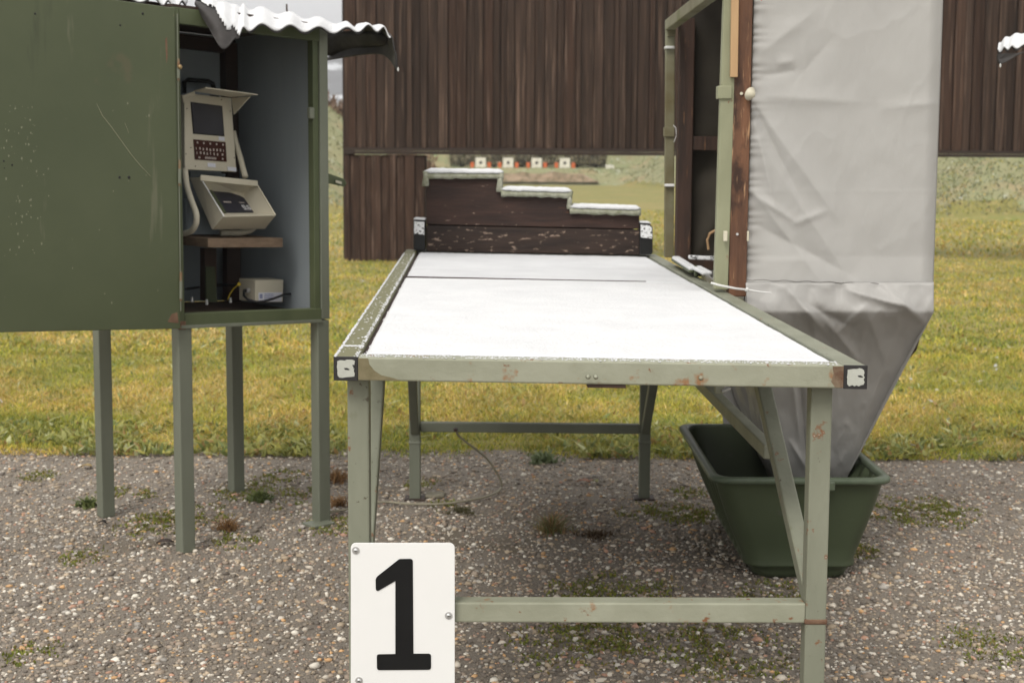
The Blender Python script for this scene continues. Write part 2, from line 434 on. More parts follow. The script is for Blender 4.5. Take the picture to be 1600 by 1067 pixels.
# ---- far hills with a first snow
M['hill'] = mat('wooded_hill_with_snow', (0.17, 0.175, 0.18), (0.10, 0.10, 0.10), 0.03, rough=0.95, bump=0,
                spots=[((0.62, 0.64, 0.66), 0.035, 0.50, 0.1, (1, 1, 2)), ((0.12, 0.11, 0.11), 0.12, 0.55, 0.1)])
hx = np.linspace(-900, 900, 90); hy = np.linspace(420, 900, 30)
HX, HY = np.meshgrid(hx, hy, indexing='ij')
HZ = 46 * np.clip((HY - 420) / 260, 0, 1) * (0.7 + 0.6 * fbm(HX / 120, HY / 140, 21)) - 1 + 2.5 * fbm(HX / 12, HY / 12, 5)
hv = np.stack([HX, HY, HZ], -1).reshape(-1, 3)
ii, jj = np.meshgrid(np.arange(89), np.arange(29), indexing='ij'); q = (ii * 30 + jj).ravel()
tag(np_mesh('far_hill', hv, np.stack([q, q + 30, q + 31, q + 1], 1), M['hill'], smooth=True), kind='structure')

# ---- gravel stones (stuff)
PHI = (1 + 5 ** 0.5) / 2
ico = np.array([(-1, PHI, 0), (1, PHI, 0), (-1, -PHI, 0), (1, -PHI, 0), (0, -1, PHI), (0, 1, PHI), (0, -1, -PHI), (0, 1, -PHI),
                (PHI, 0, -1), (PHI, 0, 1), (-PHI, 0, -1), (-PHI, 0, 1)]) / math.sqrt(1 + PHI * PHI)
icf = np.array([(0, 11, 5), (0, 5, 1), (0, 1, 7), (0, 7, 10), (0, 10, 11), (1, 5, 9), (5, 11, 4), (11, 10, 2), (10, 7, 6), (7, 1, 8),
                (3, 9, 4), (3, 4, 2), (3, 2, 6), (3, 6, 8), (3, 8, 9), (4, 9, 5), (2, 4, 11), (6, 2, 10), (8, 6, 7), (9, 8, 1)])
N = 100000
py_ = 2.55 + (EDGE + 0.05 - 2.55) * rng.random(N)
px_ = (rng.random(N) * 2 - 1) * (0.4 * py_ + 0.55)
keep = rng.random(N) < (0.72 + 0.28 * fbm(px_ * 1.5, py_ * 1.5, 77)) * (0.75 + 0.25 * (py_ < 4.6))
px_, py_ = px_[keep], py_[keep]; N = len(px_)
r_ = np.clip(np.exp(rng.normal(math.log(0.0041), 0.38, N)), 0.002, 0.0115)
sc = np.stack([r_ * rng.uniform(0.8, 1.5, N), r_ * rng.uniform(0.7, 1.1, N), r_ * rng.uniform(0.45, 0.8, N)], 1)
ang = rng.random(N) * 2 * math.pi
ca, sa = np.cos(ang), np.sin(ang)
base = ico[None] * sc[:, None, :] * (1 + 0.18 * rng.standard_normal((N, 12, 1)))
vx = base[..., 0] * ca[:, None] - base[..., 1] * sa[:, None] + px_[:, None]
vy = base[..., 0] * sa[:, None] + base[..., 1] * ca[:, None] + py_[:, None]
vz = base[..., 2] + (sc[:, 2] * rng.uniform(-0.15, 0.6, N))[:, None]
pal = np.array([(0.135, 0.118, 0.10), (0.18, 0.15, 0.125), (0.095, 0.083, 0.074), (0.26, 0.215, 0.165), (0.40, 0.37, 0.33), (0.54, 0.52, 0.48), (0.34, 0.215, 0.115), (0.26, 0.16, 0.12), (0.21, 0.20, 0.19)])
pw = np.array([0.23, 0.20, 0.12, 0.14, 0.10, 0.06, 0.03, 0.04, 0.08])
pal = pal * np.array([1.6, 1.55, 1.45]); pal[4] = pal[4] * 0.85; pal[5] = pal[5] * 0.75
pc = pal[rng.choice(len(pal), N, p=pw / pw.sum())] * rng.uniform(0.8, 1.2, (N, 1))
v = np.stack([vx, vy, vz], -1).reshape(-1, 3)
f = (icf[None] + (np.arange(N) * 12)[:, None, None]).reshape(-1, 3)
peb = np_mesh('gravel', v, f, M['pebble'], np.repeat(pc, 12, 0), smooth=True)
tag(peb, 'loose brown, grey and white pebbles covering the yard', 'gravel', kind='stuff')

# ---- grass blades (stuff)
def blades(n, X, Y, Z, H, Wd, tint, lean=0.7):
    a = rng.random(n) * 2 * math.pi
    dx, dy = np.cos(a), np.sin(a)
    l = rng.normal(0, lean, n) * H; la = rng.random(n) * 2 * math.pi
    lx, ly = l * np.cos(la), l * np.sin(la)
    hw = Wd / 2
    v = np.empty((n, 5, 3))
    v[:, 0] = np.stack([X - dx * hw, Y - dy * hw, Z], 1)
    v[:, 1] = np.stack([X + dx * hw, Y + dy * hw, Z], 1)
    v[:, 2] = np.stack([X + dx * hw * 0.8 + lx * 0.35, Y + dy * hw * 0.8 + ly * 0.35, Z + H * 0.6], 1)
    v[:, 3] = np.stack([X - dx * hw * 0.8 + lx * 0.35, Y - dy * hw * 0.8 + ly * 0.35, Z + H * 0.6], 1)
    v[:, 4] = np.stack([X + lx, Y + ly, Z + H], 1)
    f = np.array([(0, 1, 2), (0, 2, 3), (3, 2, 4)])[None] + (np.arange(n) * 5)[:, None, None]
    return v.reshape(-1, 3), f.reshape(-1, 3), np.repeat(tint, 5, 0)
G_GREEN = np.array([(0.13, 0.17, 0.03), (0.18, 0.22, 0.045), (0.23, 0.25, 0.055), (0.10, 0.14, 0.04)])
G_STRAW = np.array([(0.36, 0.28, 0.10), (0.42, 0.32, 0.14), (0.30, 0.20, 0.07), (0.46, 0.39, 0.22)])
G_OLIVE = np.array([(0.27, 0.25, 0.05), (0.32, 0.29, 0.065), (0.22, 0.22, 0.045)])
def grass_tint(X, Y):
    n = len(X)
    p = 0.34 * fbm(X * 1.1, Y * 0.8, 31) + 0.46 * fbm(X * 4.0, Y * 3.0, 33) + 0.20 * rng.random(n)
    edge = np.clip((6.6 - Y) / 1.3, 0, 1)
    p = (p - 0.5) * 1.75 + 0.53 - 0.07 * edge
    g = G_GREEN[rng.integers(0, 4, n)]; s = G_STRAW[rng.integers(0, 4, n)]; o = G_OLIVE[rng.integers(0, 3, n)]
    u = rng.random(n)
    c = np.where((p < 0.42)[:, None], g, np.where((p < 0.57)[:, None], o, s))
    c = np.where((u < 0.25)[:, None], o, c)
    return c * rng.uniform(0.7, 1.25, (n, 1)) * (0.62 + 0.76 * fbm(X * 7, Y * 4, 37))[:, None] * np.array([1.62, 1.50, 1.18])
parts = []
def field(n, y0, y1, H, Wd, power=1.0):
    Y = y0 + (y1 - y0) * rng.random(n) ** power
    X = (rng.random(n) * 2 - 1) * (0.40 * Y + 0.7)
    Y = Y + 0.07 * (fbm(X * 2.5, X * 0 + 1, 51) - 0.5) * (Y < 6)
    e = EDGE + 0.30 * (fbm(X * 3, X * 0, 55) - 0.5) + 0.14 * (vnoise(X * 14, X * 0, 56) - 0.5) + 0.05 * rng.standard_normal(n)
    k = (Y > e - 0.05)
    X, Y, e = X[k], Y[k], e[k]; n = len(X)
    Z = terrain(X, Y) - 0.006
    clump = 0.6 + 0.8 * fbm(X * 6, Y * 6, 41)
    parts.append(blades(n, X, Y, Z, H * clump * rng.uniform(0.5, 1.4, n) * (0.55 + 0.45 * np.clip((Y - e) / 0.35, 0, 1)), Wd * rng.uniform(0.7, 1.3, n), grass_tint(X, Y), 1.35))
field(160000, EDGE - 0.1, 8.0, 0.024, 0.0042, 1.25)
field(95000, 8.0, 16.5, 0.030, 0.009, 1.3)
field(26000, 16.5, 30.0, 0.045, 0.02)
def bank_field(n, x0, x1, y0, y1, H, Wd):
    X = rng.uniform(x0, x1, n); Y = rng.uniform(y0, y1, n); Z = terrain(X, Y)
    k = Z > 0.1; X, Y, Z = X[k], Y[k], Z[k]; n = len(X)
    c = np.array([(0.25, 0.26, 0.14), (0.22, 0.25, 0.13), (0.28, 0.28, 0.17), (0.27, 0.25, 0.15), (0.22, 0.23, 0.12), (0.32, 0.34, 0.24)])
    p = fbm(X * 0.5, Y * 0.5, 66)
    t = np.where((p > 0.55)[:, None], c[rng.choice([0, 1, 4, 5], n)], c[rng.choice([0, 2, 3, 0], n)]) * rng.uniform(0.8, 1.2, (n, 1))
    parts.append(blades(n, X, Y, Z - 0.02, H * rng.uniform(0.5, 1.4, n), Wd * rng.uniform(0.6, 1.4, n), t, 1.0))
bank_field(26000, 5.5, 16, 24.5, 34, 0.06, 0.035)
bank_field(9000, -8, -1.5, 25.5, 42, 0.06, 0.04)
bank_field(9000, 2.5, 8, 34, 62, 0.05, 0.06)
bank_field(4000, -7, 6, 56, 64, 0.05, 0.06)
# broad leaves (clover, dandelion) thick along the gravel edge, thinning out into the lawn
n = 9500
Y = EDGE - 0.09 + 0.62 * rng.random(n) ** 1.5; X = (rng.random(n) * 2 - 1) * (0.4 * Y + 0.6)
n2 = 6000
Y = np.concatenate([Y, EDGE + 4.0 * rng.random(n2)]); X = np.concatenate([X, (rng.random(n2) * 2 - 1) * 3.3]); n += n2
keep = fbm(X * 5, Y * 5, 61) > 0.44; X, Y = X[keep], Y[keep]; n = len(X)
leafc = np.array([(0.21, 0.22, 0.06), (0.26, 0.26, 0.09), (0.14, 0.17, 0.06), (0.32, 0.30, 0.08), (0.27, 0.18, 0.07), (0.36, 0.37, 0.20)])
lt = leafc[rng.choice(6, n, p=[0.27, 0.25, 0.2, 0.13, 0.08, 0.07])] * rng.uniform(0.8, 1.2, (n, 1)) * 1.3
parts.append(blades(n, X, Y, np.full(n, 0.004) + 0.012 * rng.random(n), rng.uniform(0.012, 0.034, n), rng.uniform(0.010, 0.024, n), lt, 1.6))
# white specks of leftover snow and pale flowers
n = 650
Y = 5.5 + 14 * rng.random(n); X = (rng.random(n) * 2 - 1) * (0.4 * Y + 0.5)
k = fbm(X * 1.3, Y * 1.3, 91) > 0.52; X, Y = X[k], Y[k]; n = len(X)
parts.append(blades(n, X, Y, terrain(X, Y) + 0.008, rng.uniform(0.006, 0.016, n), rng.uniform(0.012, 0.024, n), np.full((n, 3), 0.55), 1.5))
vs, fs, ts = [], [], []; o_ = 0
for a, b, c in parts:
    vs.append(a); fs.append(b + o_); ts.append(c); o_ += len(a)
g = np_mesh('grass', np.concatenate(vs), np.concatenate(fs), M['leaf'], np.concatenate(ts))
tag(g, 'short yellow-green winter grass of the lawn behind the gravel', 'grass', kind='stuff')
# moss scattered on the gravel
vs, fs, ts = [], [], []; o_ = 0
moss_at = [(245, 820, .09), (262, 812, .07), (215, 775, .05), (385, 768, .08), (470, 770, .06), (520, 820, .07), (60, 745, .05), (180, 770, .05),
           (1000, 800, .06), (1060, 802, .08), (1085, 806, .06), (980, 920, .1), (900, 925, .06), (1440, 800, .12), (1480, 798, .09), (1390, 803, .06),
           (960, 985, .10), (900, 1000, .12), (1120, 1000, .08), (660, 757, .05), (460, 795, .05), (130, 870, .05), (1210, 930, .08), (370, 845, .06),
           (1130, 1020, .12), (1540, 1010, .08), (50, 1020, .05), (310, 805, .08), (690, 790, .04), (1340, 860, .05), (1075, 770, .05), (440, 745, .07)]
for mx, my, mr_ in moss_at:
    p = G(mx, my, 0); mr_ *= 1.35; n = int(42000 * mr_ * mr_) + 60
    th = rng.random(n) * 2 * math.pi; rr = mr_ * np.sqrt(rng.random(n)) * (0.6 + 0.4 * rng.random(n))
    X = p.x + rr * np.cos(th) * 1.2; Y = p.y + rr * np.sin(th) * 1.6
    k = fbm(X * 26, Y * 26, 17) > 0.44; X, Y = X[k], Y[k]; n = len(X)
    if not n: continue
    t = np.array([(0.13, 0.15, 0.025), (0.17, 0.18, 0.03), (0.095, 0.11, 0.025), (0.17, 0.13, 0.05)])[rng.integers(0, 4, n)] * 1.35 if True else np.array([(0, 0, 0)])[rng.integers(0, 4, n)]
    a, b, c = blades(n, X, Y, np.full(n, 0.0), rng.uniform(0.004, 0.011, n), rng.uniform(0.004, 0.008, n), t, 1.0)
    vs.append(a); fs.append(b + o_); ts.append(c); o_ += len(a)
tag(np_mesh('moss', np.concatenate(vs), np.concatenate(fs), M['leaf'], np.concatenate(ts)),
    'green moss patches growing between the pebbles', 'moss', kind='stuff')

# ---- single weeds and tufts
def tuft(name, px, py, rad, h, cols, n, label, cat, wid=0.003, lean=0.6):
    rad *= 1.25; lean = max(lean, 1.25)
    p = G(px, py, 0)
    th = rng.random(n) * 2 * math.pi; rr = rad * rng.random(n) ** 0.9 * (0.6 + 0.4 * np.sin(th * 3 + px))
    X, Y = rr * np.cos(th) * 1.2, rr * np.sin(th)
    cols = np.array(cols)
    t = cols[rng.integers(0, len(cols), n)] * rng.uniform(0.75, 1.25, (n, 1))
    h = h * (1.15 - 0.9 * rr / rad / 1.2)
    a, b, c = blades(n, X, Y, np.zeros(n), h * rng.uniform(0.35, 1.3, n), wid * rng.uniform(0.7, 1.3, n), t, lean)
    o = np_mesh(name, a, b, M['leaf'], c); o.location = p
    return tag(o, label, cat)
BR = [(0.30, 0.17, 0.07), (0.36, 0.22, 0.10), (0.22, 0.13, 0.06)]
GR = [(0.14, 0.17, 0.05), (0.19, 0.22, 0.08), (0.10, 0.13, 0.05)]
tuft('dry_tuft', 357, 828, 0.035, 0.035, BR, 260, 'brown dead grass tuft between the front legs of the open cabinet', 'weed')
tuft('dry_tuft', 527, 752, 0.05, 0.04, BR, 320, 'brown dead grass tuft beside the right legs of the open cabinet, nearer the lawn', 'weed')
tuft('dry_tuft', 530, 790, 0.04, 0.03, BR, 260, 'rusty brown grass tuft next to the foot plate of the open cabinet', 'weed')
tuft('leafy_weed', 137, 792, 0.035, 0.028, GR, 120, 'small grey-green weed at the foot of the leftmost cabinet leg', 'weed', 0.011, 1.2)
tuft('leafy_weed', 407, 782, 0.045, 0.03, GR, 200, 'small green weed to the right of the rear cabinet leg', 'weed', 0.008, 1.0)
tuft('leafy_weed', 850, 722, 0.06, 0.035, [(0.24, 0.28, 0.16), (0.17, 0.22, 0.10)], 160, 'pale green broad-leaved weed on the lawn edge seen under the table', 'weed', 0.014, 1.2)
tuft('grass_tuft', 862, 832, 0.055, 0.055, GR + BR + [(0.32, 0.27, 0.16)], 420, 'thin wispy grass tuft growing in the gravel under the snowy table', 'weed', 0.0022, 1.2)
tuft('grass_tuft', 720, 800, 0.06, 0.014, [(0.13, 0.12, 0.05), (0.09, 0.08, 0.04)], 300, 'low dark weed patch next to the loop of cable', 'weed', 0.004, 1.4)
tuft('grass_tuft', 930, 838, 0.06, 0.02, [(0.08, 0.05, 0.03), (0.13, 0.09, 0.05)], 260, 'dark withered weed patch to the right of the wispy tuft under the table', 'weed', 0.004, 1.2)
def fallen_leaf(px, py, size, col, label, az):
    p = G(px, py, 0); n = 9
    m = MB(); ptsl = []
    for i in range(n):
        t = i / (n - 1); w = size * 0.36 * math.sin(math.pi * t) ** 0.8
        for s in (-1, 0, 1):
            ptsl.append((size * (t - 0.5), s * w, 0.009 + 0.004 * abs(s) + 0.006 * math.sin(3 * t)))
    m.grid([Vector(q_) @ Matrix.Rotation(az, 3, 'Z') + p for q_ in ptsl], n, 3)
    m2 = mat('dead_leaf', col, tuple(c * 0.6 for c in col), 60, rough=0.7)
    root = empty('fallen_leaf', p, label, 'leaf', 'fallen leaves on the gravel')
    m.build('blade', m2, root, solid=0.001, smooth=True)
    MB().tube([p + (Vector((-size * 0.75, 0.004, 0.006)) @ Matrix.Rotation(az, 3, 'Z')), p + (Vector((-size * 0.45, 0, 0.01)) @ Matrix.Rotation(az, 3, 'Z'))], 0.0009, 5).build('stalk', m2, root)
fallen_leaf(135, 733, 0.045, (0.42, 0.30, 0.13), 'straw-coloured leaf lying near the lawn edge at the far left', 0.2)
fallen_leaf(912, 757, 0.05, (0.30, 0.14, 0.08), 'reddish-brown leaf lying on the gravel under the table', 0.5)
fallen_leaf(160, 822, 0.03, (0.03, 0.025, 0.022), 'small black leaf on the gravel in front of the leftmost cabinet leg', 0.3)
fallen_leaf(258, 853, 0.05, (0.055, 0.035, 0.025), 'dark curled leaf touching the front left cabinet leg', -0.2)
fallen_leaf(930, 757, 0.03, (0.26, 0.26, 0.10), 'small yellow-green leaf beside the reddish leaf under the table', 1.1)

# ---- bushes
def bush(name, loc, rx, rz, n, cols, label, group, size=0.09, stems=6, foliage='twigs'):
    root = empty(name, loc, label, 'bush', group)
    th = rng.random(n) * 2 * math.pi; u = rng.uniform(-0.2, 1, n); rr = rng.random(n) ** 0.45
    lob = 0.75 + 0.35 * np.sin(th * 3 + loc[0]) * np.sin(u * 5 + loc[1])
    X = rx * rr * lob * np.cos(th) * np.sqrt(1 - np.clip(u, 0, 1) ** 2 * 0.9)
    Yy = rx * rr * lob * np.sin(th) * np.sqrt(1 - np.clip(u, 0, 1) ** 2 * 0.9)
    Z = rz * (0.15 + 0.85 * np.clip(u, 0, 1)) * rr * lob + 0.05
    cols = np.array(cols)
    t = cols[rng.integers(0, len(cols), n)] * rng.uniform(0.7, 1.3, (n, 1))
    a, b, c = blades(n, X, Yy, Z, size * rng.uniform(0.6, 1.6, n), size * 0.5 * rng.uniform(0.5, 1.4, n), t, 0.9)
    np_mesh(foliage, a, b, M['leaf'], c, parent=root)
    m = MB()
    for k in range(stems):
        an = 2 * math.pi * k / stems + loc[0]
        L = Vector(loc)
        m.tube([L + Vector((0, 0, -0.1)), L + Vector((math.cos(an) * rx * 0.25, math.sin(an) * rx * 0.25, rz * 0.45)),
                L + Vector((math.cos(an) * rx * 0.55, math.sin(an) * rx * 0.55, rz * 0.85))], [0.04, 0.025, 0.008], 5)
    m.build('stem', M['dark_brown'], root)
GB = [(0.19, 0.18, 0.10), (0.28, 0.25, 0.16), (0.13, 0.12, 0.075), (0.38, 0.33, 0.23)]
k = 0
for i in range(15):
    x = -4.2 + i * 1.15 + random.uniform(-0.3, 0.3); y = 60.2 + random.uniform(-0.3, 0.9)
    bush('bush', (x, y, float(terrain(np.array([x]), np.array([y]))[0])), 0.95, random.uniform(0.9, 1.4), 2600, GB,
         'blurred grey-brown bush on the bank behind the row of targets', 'bushes behind the targets', 0.10)
for i in range(9):
    x = -6.4 + i * 0.62 + random.uniform(-0.2, 0.2); y = 38.0 + random.uniform(-2, 3)
    bush('autumn_bush', (x, y, float(terrain(np.array([x]), np.array([y]))[0]) - 0.05), 0.7, random.uniform(0.5, 0.9), 1100,
         [(0.30, 0.20, 0.13), (0.24, 0.15, 0.10), (0.36, 0.27, 0.17), (0.2, 0.15, 0.11)],
         'bare reddish-brown bush on top of the left earth bank', 'bushes on the left bank', 0.10)

# ================================================================== WOODEN BAFFLE WALL
WY = 15.4
bw = empty('baffle_wall', (2.8, WY, 0), 'huge dark brown board wall hanging across the range behind the table', 'wall')
def dupchild(src, parent, loc, scale=(1, 1, 1), name=None):
    c = src.copy(); COL.objects.link(c); c.parent = parent; c.location = loc; c.scale = scale
    return c
ZB, ZT = 1.245, 3.7
unit = MB().box((-0.5, -0.5, 0), (0.5, 0.5, 1))
def board_src(m_):
    o = unit.build('board', m_, None)
    md = o.modifiers.new('bevel', 'BEVEL'); md.width = 0.03; md.segments = 1
    o.parent = bw
    return o
srcA, srcB = board_src(M['wall_board']), board_src(M['wall_board_red'])
first = {id(srcA): True, id(srcB): True}
def put_board(src, x0, x1, z0, z1, y, th):
    loc = ((x0 + x1) / 2 - 2.8, y - WY, z0); scl = (x1 - x0, th, z1 - z0)
    if first[id(src)]:
        first[id(src)] = False; src.location = loc; src.scale = scl; return src
    return dupchild(src, bw, loc, scl)
x = -1.83; i = 0
while x < 8.2:
    w_ = random.choice((0.06, 0.075, 0.09, 0.11, 0.13))
    proud = (i % 2 == 0)
    put_board(srcA if random.random() < 0.8 else srcB, x + 0.003, x + w_ - 0.003, ZB, ZT, WY - (0.030 if proud else 0.008), 0.022)
    x += w_; i += 1
x = -1.83; i = 0
while x < -0.98:
    w_ = random.choice((0.06, 0.075, 0.09, 0.11))
    w_ = min(w_, -0.945 - x) if -0.945 - x > 0.05 else w_
    put_board(srcB, x + 0.003, x + w_ - 0.003, -0.02, 1.165, WY - (0.026 if i % 2 == 0 else 0.008), 0.022)
    x += w_; i += 1
MB().box((-1.83, WY + 0.02, 1.21), (8.3, WY + 0.10, ZT)).build('backing', M['wall_beam'], bw)
MB().box((-1.81, WY + 0.02, -0.05), (-0.94, WY + 0.10, 1.16)).build('backing', M['wall_beam'], bw)
MB().box((-1.835, WY - 0.052, 1.172), (8.3, WY + 0.10, 1.205)).build('ledge', M['wall_beam'], bw, bevel=0.004)
MB().box((-1.835, WY - 0.046, 1.2075), (8.3, WY - 0.002, 1.242)).build('ledge', M['wall_beam'], bw, bevel=0.004)
MB().box((-1.86, WY + 0.102, -0.05), (-1.74, WY + 0.22, ZT)).build('post', M['wall_beam'], bw)
for xx in (6.6, 8.2):
    MB().box((xx - 0.08, WY + 0.102, -0.05), (xx + 0.08, WY + 0.26, ZT)).build('post', M['wall_beam'], bw)

# ================================================================== TARGETS
TY = 58.2
ords = ('leftmost', 'second from the left', 'third from the left', 'rightmost')
def make_target(x):
    zt = float(terrain(np.array([x]), np.array([TY]))[0])
    base = Vector((x, TY, zt - 0.05))
    r = empty('shooting_target', base, '', 'target', 'white targets on the far bank')
    z0 = W(751, 262, TY).z; z1 = W(751, 246.5, TY).z; h = 0.21
    MB().box((x - h, TY - 0.01, z0), (x + h, TY + 0.01, z1)).build('card', M['target'], r)
    zc = z0 + (z1 - z0) * 0.5
    m = MB(); n = 20; rr = 0.062
    m.prism([Vector((x + rr * math.cos(2 * math.pi * k / n), TY - 0.0105, zc + rr * math.sin(2 * math.pi * k / n))) for k in range(n)], (0, -0.004, 0))
    m.build('bullseye', M['black'], r)
    for s in (-1, 1):
        MB().box((x + s * 0.15 - 0.02, TY + 0.012, zt - 0.08), (x + s * 0.15 + 0.02, TY + 0.045, z1 - 0.02)).build('leg', M['post_dark'], r)
    return r
def copy_tree(o, parent=None):
    c = o.copy(); COL.objects.link(c)
    if parent is not None: c.parent = parent
    for ch in [q_ for q_ in o.children]: copy_tree(ch, c)
    return c
tx = [W(p, 255, TY).x for p in (751, 794, 838.5, 882.5)]
t0 = make_target(tx[0])
def make_marker(x):
    zt = W(738, 262.5, TY).z
    r = empty('orange_marker', (x, TY + 0.05, zt), '', 'marker', 'orange markers between the targets')
    MB().box((x - 0.075, TY + 0.03, zt), (x + 0.075, TY + 0.07, zt + 0.23)).build('panel', M['orange'], r, bevel=0.01)
    MB().box((x - 0.09, TY - 0.02, zt - 0.06), (x + 0.09, TY + 0.12, zt - 0.002)).build('foot', M['dark_brown'], r)
    return r
m0 = None
for k, x in enumerate(tx):
    t = t0 if k == 0 else copy_tree(t0)
    t.location.x = x
    t['label'] = 'white target with black bullseye, %s of four on the far bank' % ords[k]
    for s, dx in (('left', -0.345), ('right', 0.35)):
        if m0 is None: mk = m0 = make_marker(x + dx)
        else:
            mk = copy_tree(m0); mk.location.x = x + dx
        mk['label'] = 'small orange marker just %s of the %s target' % (s, {'leftmost': 'leftmost', 'rightmost': 'rightmost'}.get(ords[k], ords[k].split()[0]))
p = W(953.5, 261, TY)
r = empty('white_box', (p.x, TY, p.z - 0.08), 'low white box lying on the bank to the right of all targets', 'box')
MB().prism([W(946, 258.5, TY), W(959, 259.5, TY), W(961, 265, TY), W(947, 264, TY)], (0, 0.25, 0)).build('body', M['target'], r, bevel=0.01)
MB().prism([W(946, 257.5, TY), W(959.5, 258.6, TY), W(959.5, 259.3, TY), W(946, 258.3, TY)], (0, 0.26, 0)).build('lid', M['snow'], r, bevel=0.004)
# low tan retaining edge below the targets
tagm = mat('tan_sandy_face', (0.33, 0.245, 0.17), (0.15, 0.12, 0.07), 3.5, rough=0.9)
vsx = []
m = MB(); ptsl = []
for i in range(40):
    x = -2.9 + 6.35 * i / 39
    hgt = 0.16 * (float(vnoise(x * 2.5, 0.3, 4)) - 0.5) + (0 if i < 36 else -0.06 * (i - 35))
    for j in range(5):
        t = j / 4
        ptsl.append((x, 56.35 + 0.40 * t + 0.16 * float(vnoise(x * 2, j, 8)), 0.14 + (0.34 + hgt) * t))
m.grid(ptsl, 40, 5)
o = m.build('sand_face', tagm, None, smooth=True); tag(o, kind='structure')

# ================================================================== SNOWY TABLE
TO = Vector((-0.300, 2.352, 0.8220))
TV = Vector((-0.0306, 1, 0.0)).normalized()
TU = Vector((1, 0.0306, -0.0163)).normalized()
TW_, TL = 0.908, 2.74
UP = Vector((0, 0, 1))
def T(a, b, c=0.0): return TO + TU * a + TV * b + UP * c
S = 0.0400
tb = empty('shooting_table', (TO.x, TO.y, 0), 'long sage green steel table covered with snow, number one sign on its left leg', 'table')
def Tbox(m_, a0, a1, b0, b1, c0, c1):
    return m_.box8([T(a0, b0, c0), T(a1, b0, c0), T(a1, b1, c0), T(a0, b1, c0), T(a0, b0, c1), T(a1, b0, c1), T(a1, b1, c1), T(a0, b1, c1)])
Tbox(MB(), 0.0402, TW_ - 0.0402, 0.0, S, -S, 0).build('front_rail', M['sage_front'], tb, bevel=0.003)
Tbox(MB(), 0.0402, TW_ - 0.0402, TL - S, TL, -S, 0).build('back_rail', M['sage'], tb, bevel=0.003)
for a0 in (0, TW_ - S):
    Tbox(MB(), a0, a0 + S, 0.004, TL, -S, 0).build('side_rail', M['sage'] if a0 else M['olive_top'], tb, bevel=0.003)
    cp = Tbox(MB(), a0 - 0.0005, a0 + S + 0.0005, 0.0, 0.0035, -S - 0.0005, 0.0005).build('end_cap', M['cap'], tb, bevel=0.001)
    # paint left on the cap face, ragged outline
    cx, cz = a0 + S / 2, -S / 2; poly = []
    for k_ in range(26):
        an = 2 * math.pi * k_ / 26
        rr = 0.0158 / max(abs(math.cos(an)), abs(math.sin(an))) * random.uniform(0.84, 1.0)
        rr = min(rr, 0.0208)
        poly.append(T(cx + rr * math.cos(an), -0.0002, cz + rr * math.sin(an)))
    MB().prism(poly, (0, -0.0006, 0)).build('paint', M['cap_face'], cp)
    s0 = 1 if a0 == 0 else -1
    if a0 > 0: cx += 0.010; cz += 0.002
    MB().prism([T(cx + 0.002 * s0 + dx_, -0.0009, cz + dz_) for dx_, dz_ in ((-0.005, 0.001), (0, 0.0016), (0.005, -0.001), (0.003, -0.002), (-0.003, -0.0015))], (0, -0.0004, 0)).build('chip', M['cap'], cp)
# inner deck (dark) the snow lies on, and inner lip line
Tbox(MB(), S + 0.001, TW_ - S - 0.001, S + 0.001, TL - S - 0.001, -0.028, -0.010).build('table_top', M['plank'], tb)
def stain(pts_, name, m_):
    MB().prism([T(a, -0.0001, c) for a, c in pts_], (0, -0.0003, 0)).build(name, m_, tb)
M['stain_olive'] = mat('olive_wet_stain', (0.15, 0.13, 0.07), (0.20, 0.17, 0.10), 40, rough=0.4)
M['stain_brown'] = mat('brown_rust_stain', (0.12, 0.065, 0.04), (0.20, 0.15, 0.10), 45, rough=0.7, bump=0.3)
stain([(0.041, -0.0015), (0.058, -0.002), (0.060, -0.012), (0.068, -0.022), (0.080, -0.030), (0.100, -0.0345), (0.112, -0.0385), (0.041, -0.0385)], 'rust_stain', M['stain_olive'])
stain([(TW_ - 0.060, -0.002), (TW_ - 0.041, -0.0015), (TW_ - 0.041, -0.0385), (TW_ - 0.055, -0.038), (TW_ - 0.062, -0.028), (TW_ - 0.058, -0.015)], 'rust_stain', M['stain_brown'])
# legs
def pt_leg(m_, a, b, ctop, w=0.037, d=0.037):
    p = T(a, b, ctop)
    return m_.bar((p.x, p.y, 0.0), (p.x, p.y, p.z), w, d, (1, 0, 0))
FLa, FRa, LB, BB = 0.038, 0.841, 0.055, 2.34
for a, b, mm in ((FLa, LB, 'sage'), (FRa, LB, 'sage'), (0.046, BB, 'grey_green'), (0.826, BB, 'grey_green')):
    pt_leg(MB(), a, b, -S - 0.001).build('leg', M[mm], tb, bevel=0.003)
# braces: leg to underside
def Tz(a, b, z): 
    p = T(a, b, 0); return Vector((p.x, p.y, z))
for a in (FLa + 0.002, FRa - 0.003):
    MB().bar(Tz(a, LB + 0.012, 0.385), Tz(a, 0.60, 0.80 - S - 0.012 + (0.01 if a < .4 else -0.004)), 0.030, 0.030, (1, 0, 0)).build('brace', M['sage'], tb, bevel=0.003)
for a in (0.046, 0.826):
    MB().bar(Tz(a, BB - 0.012, 0.235), Tz(a, BB - 0.50, 0.78 - S), 0.028, 0.028, (1, 0, 0)).build('brace', M['grey_green'], tb, bevel=0.003)
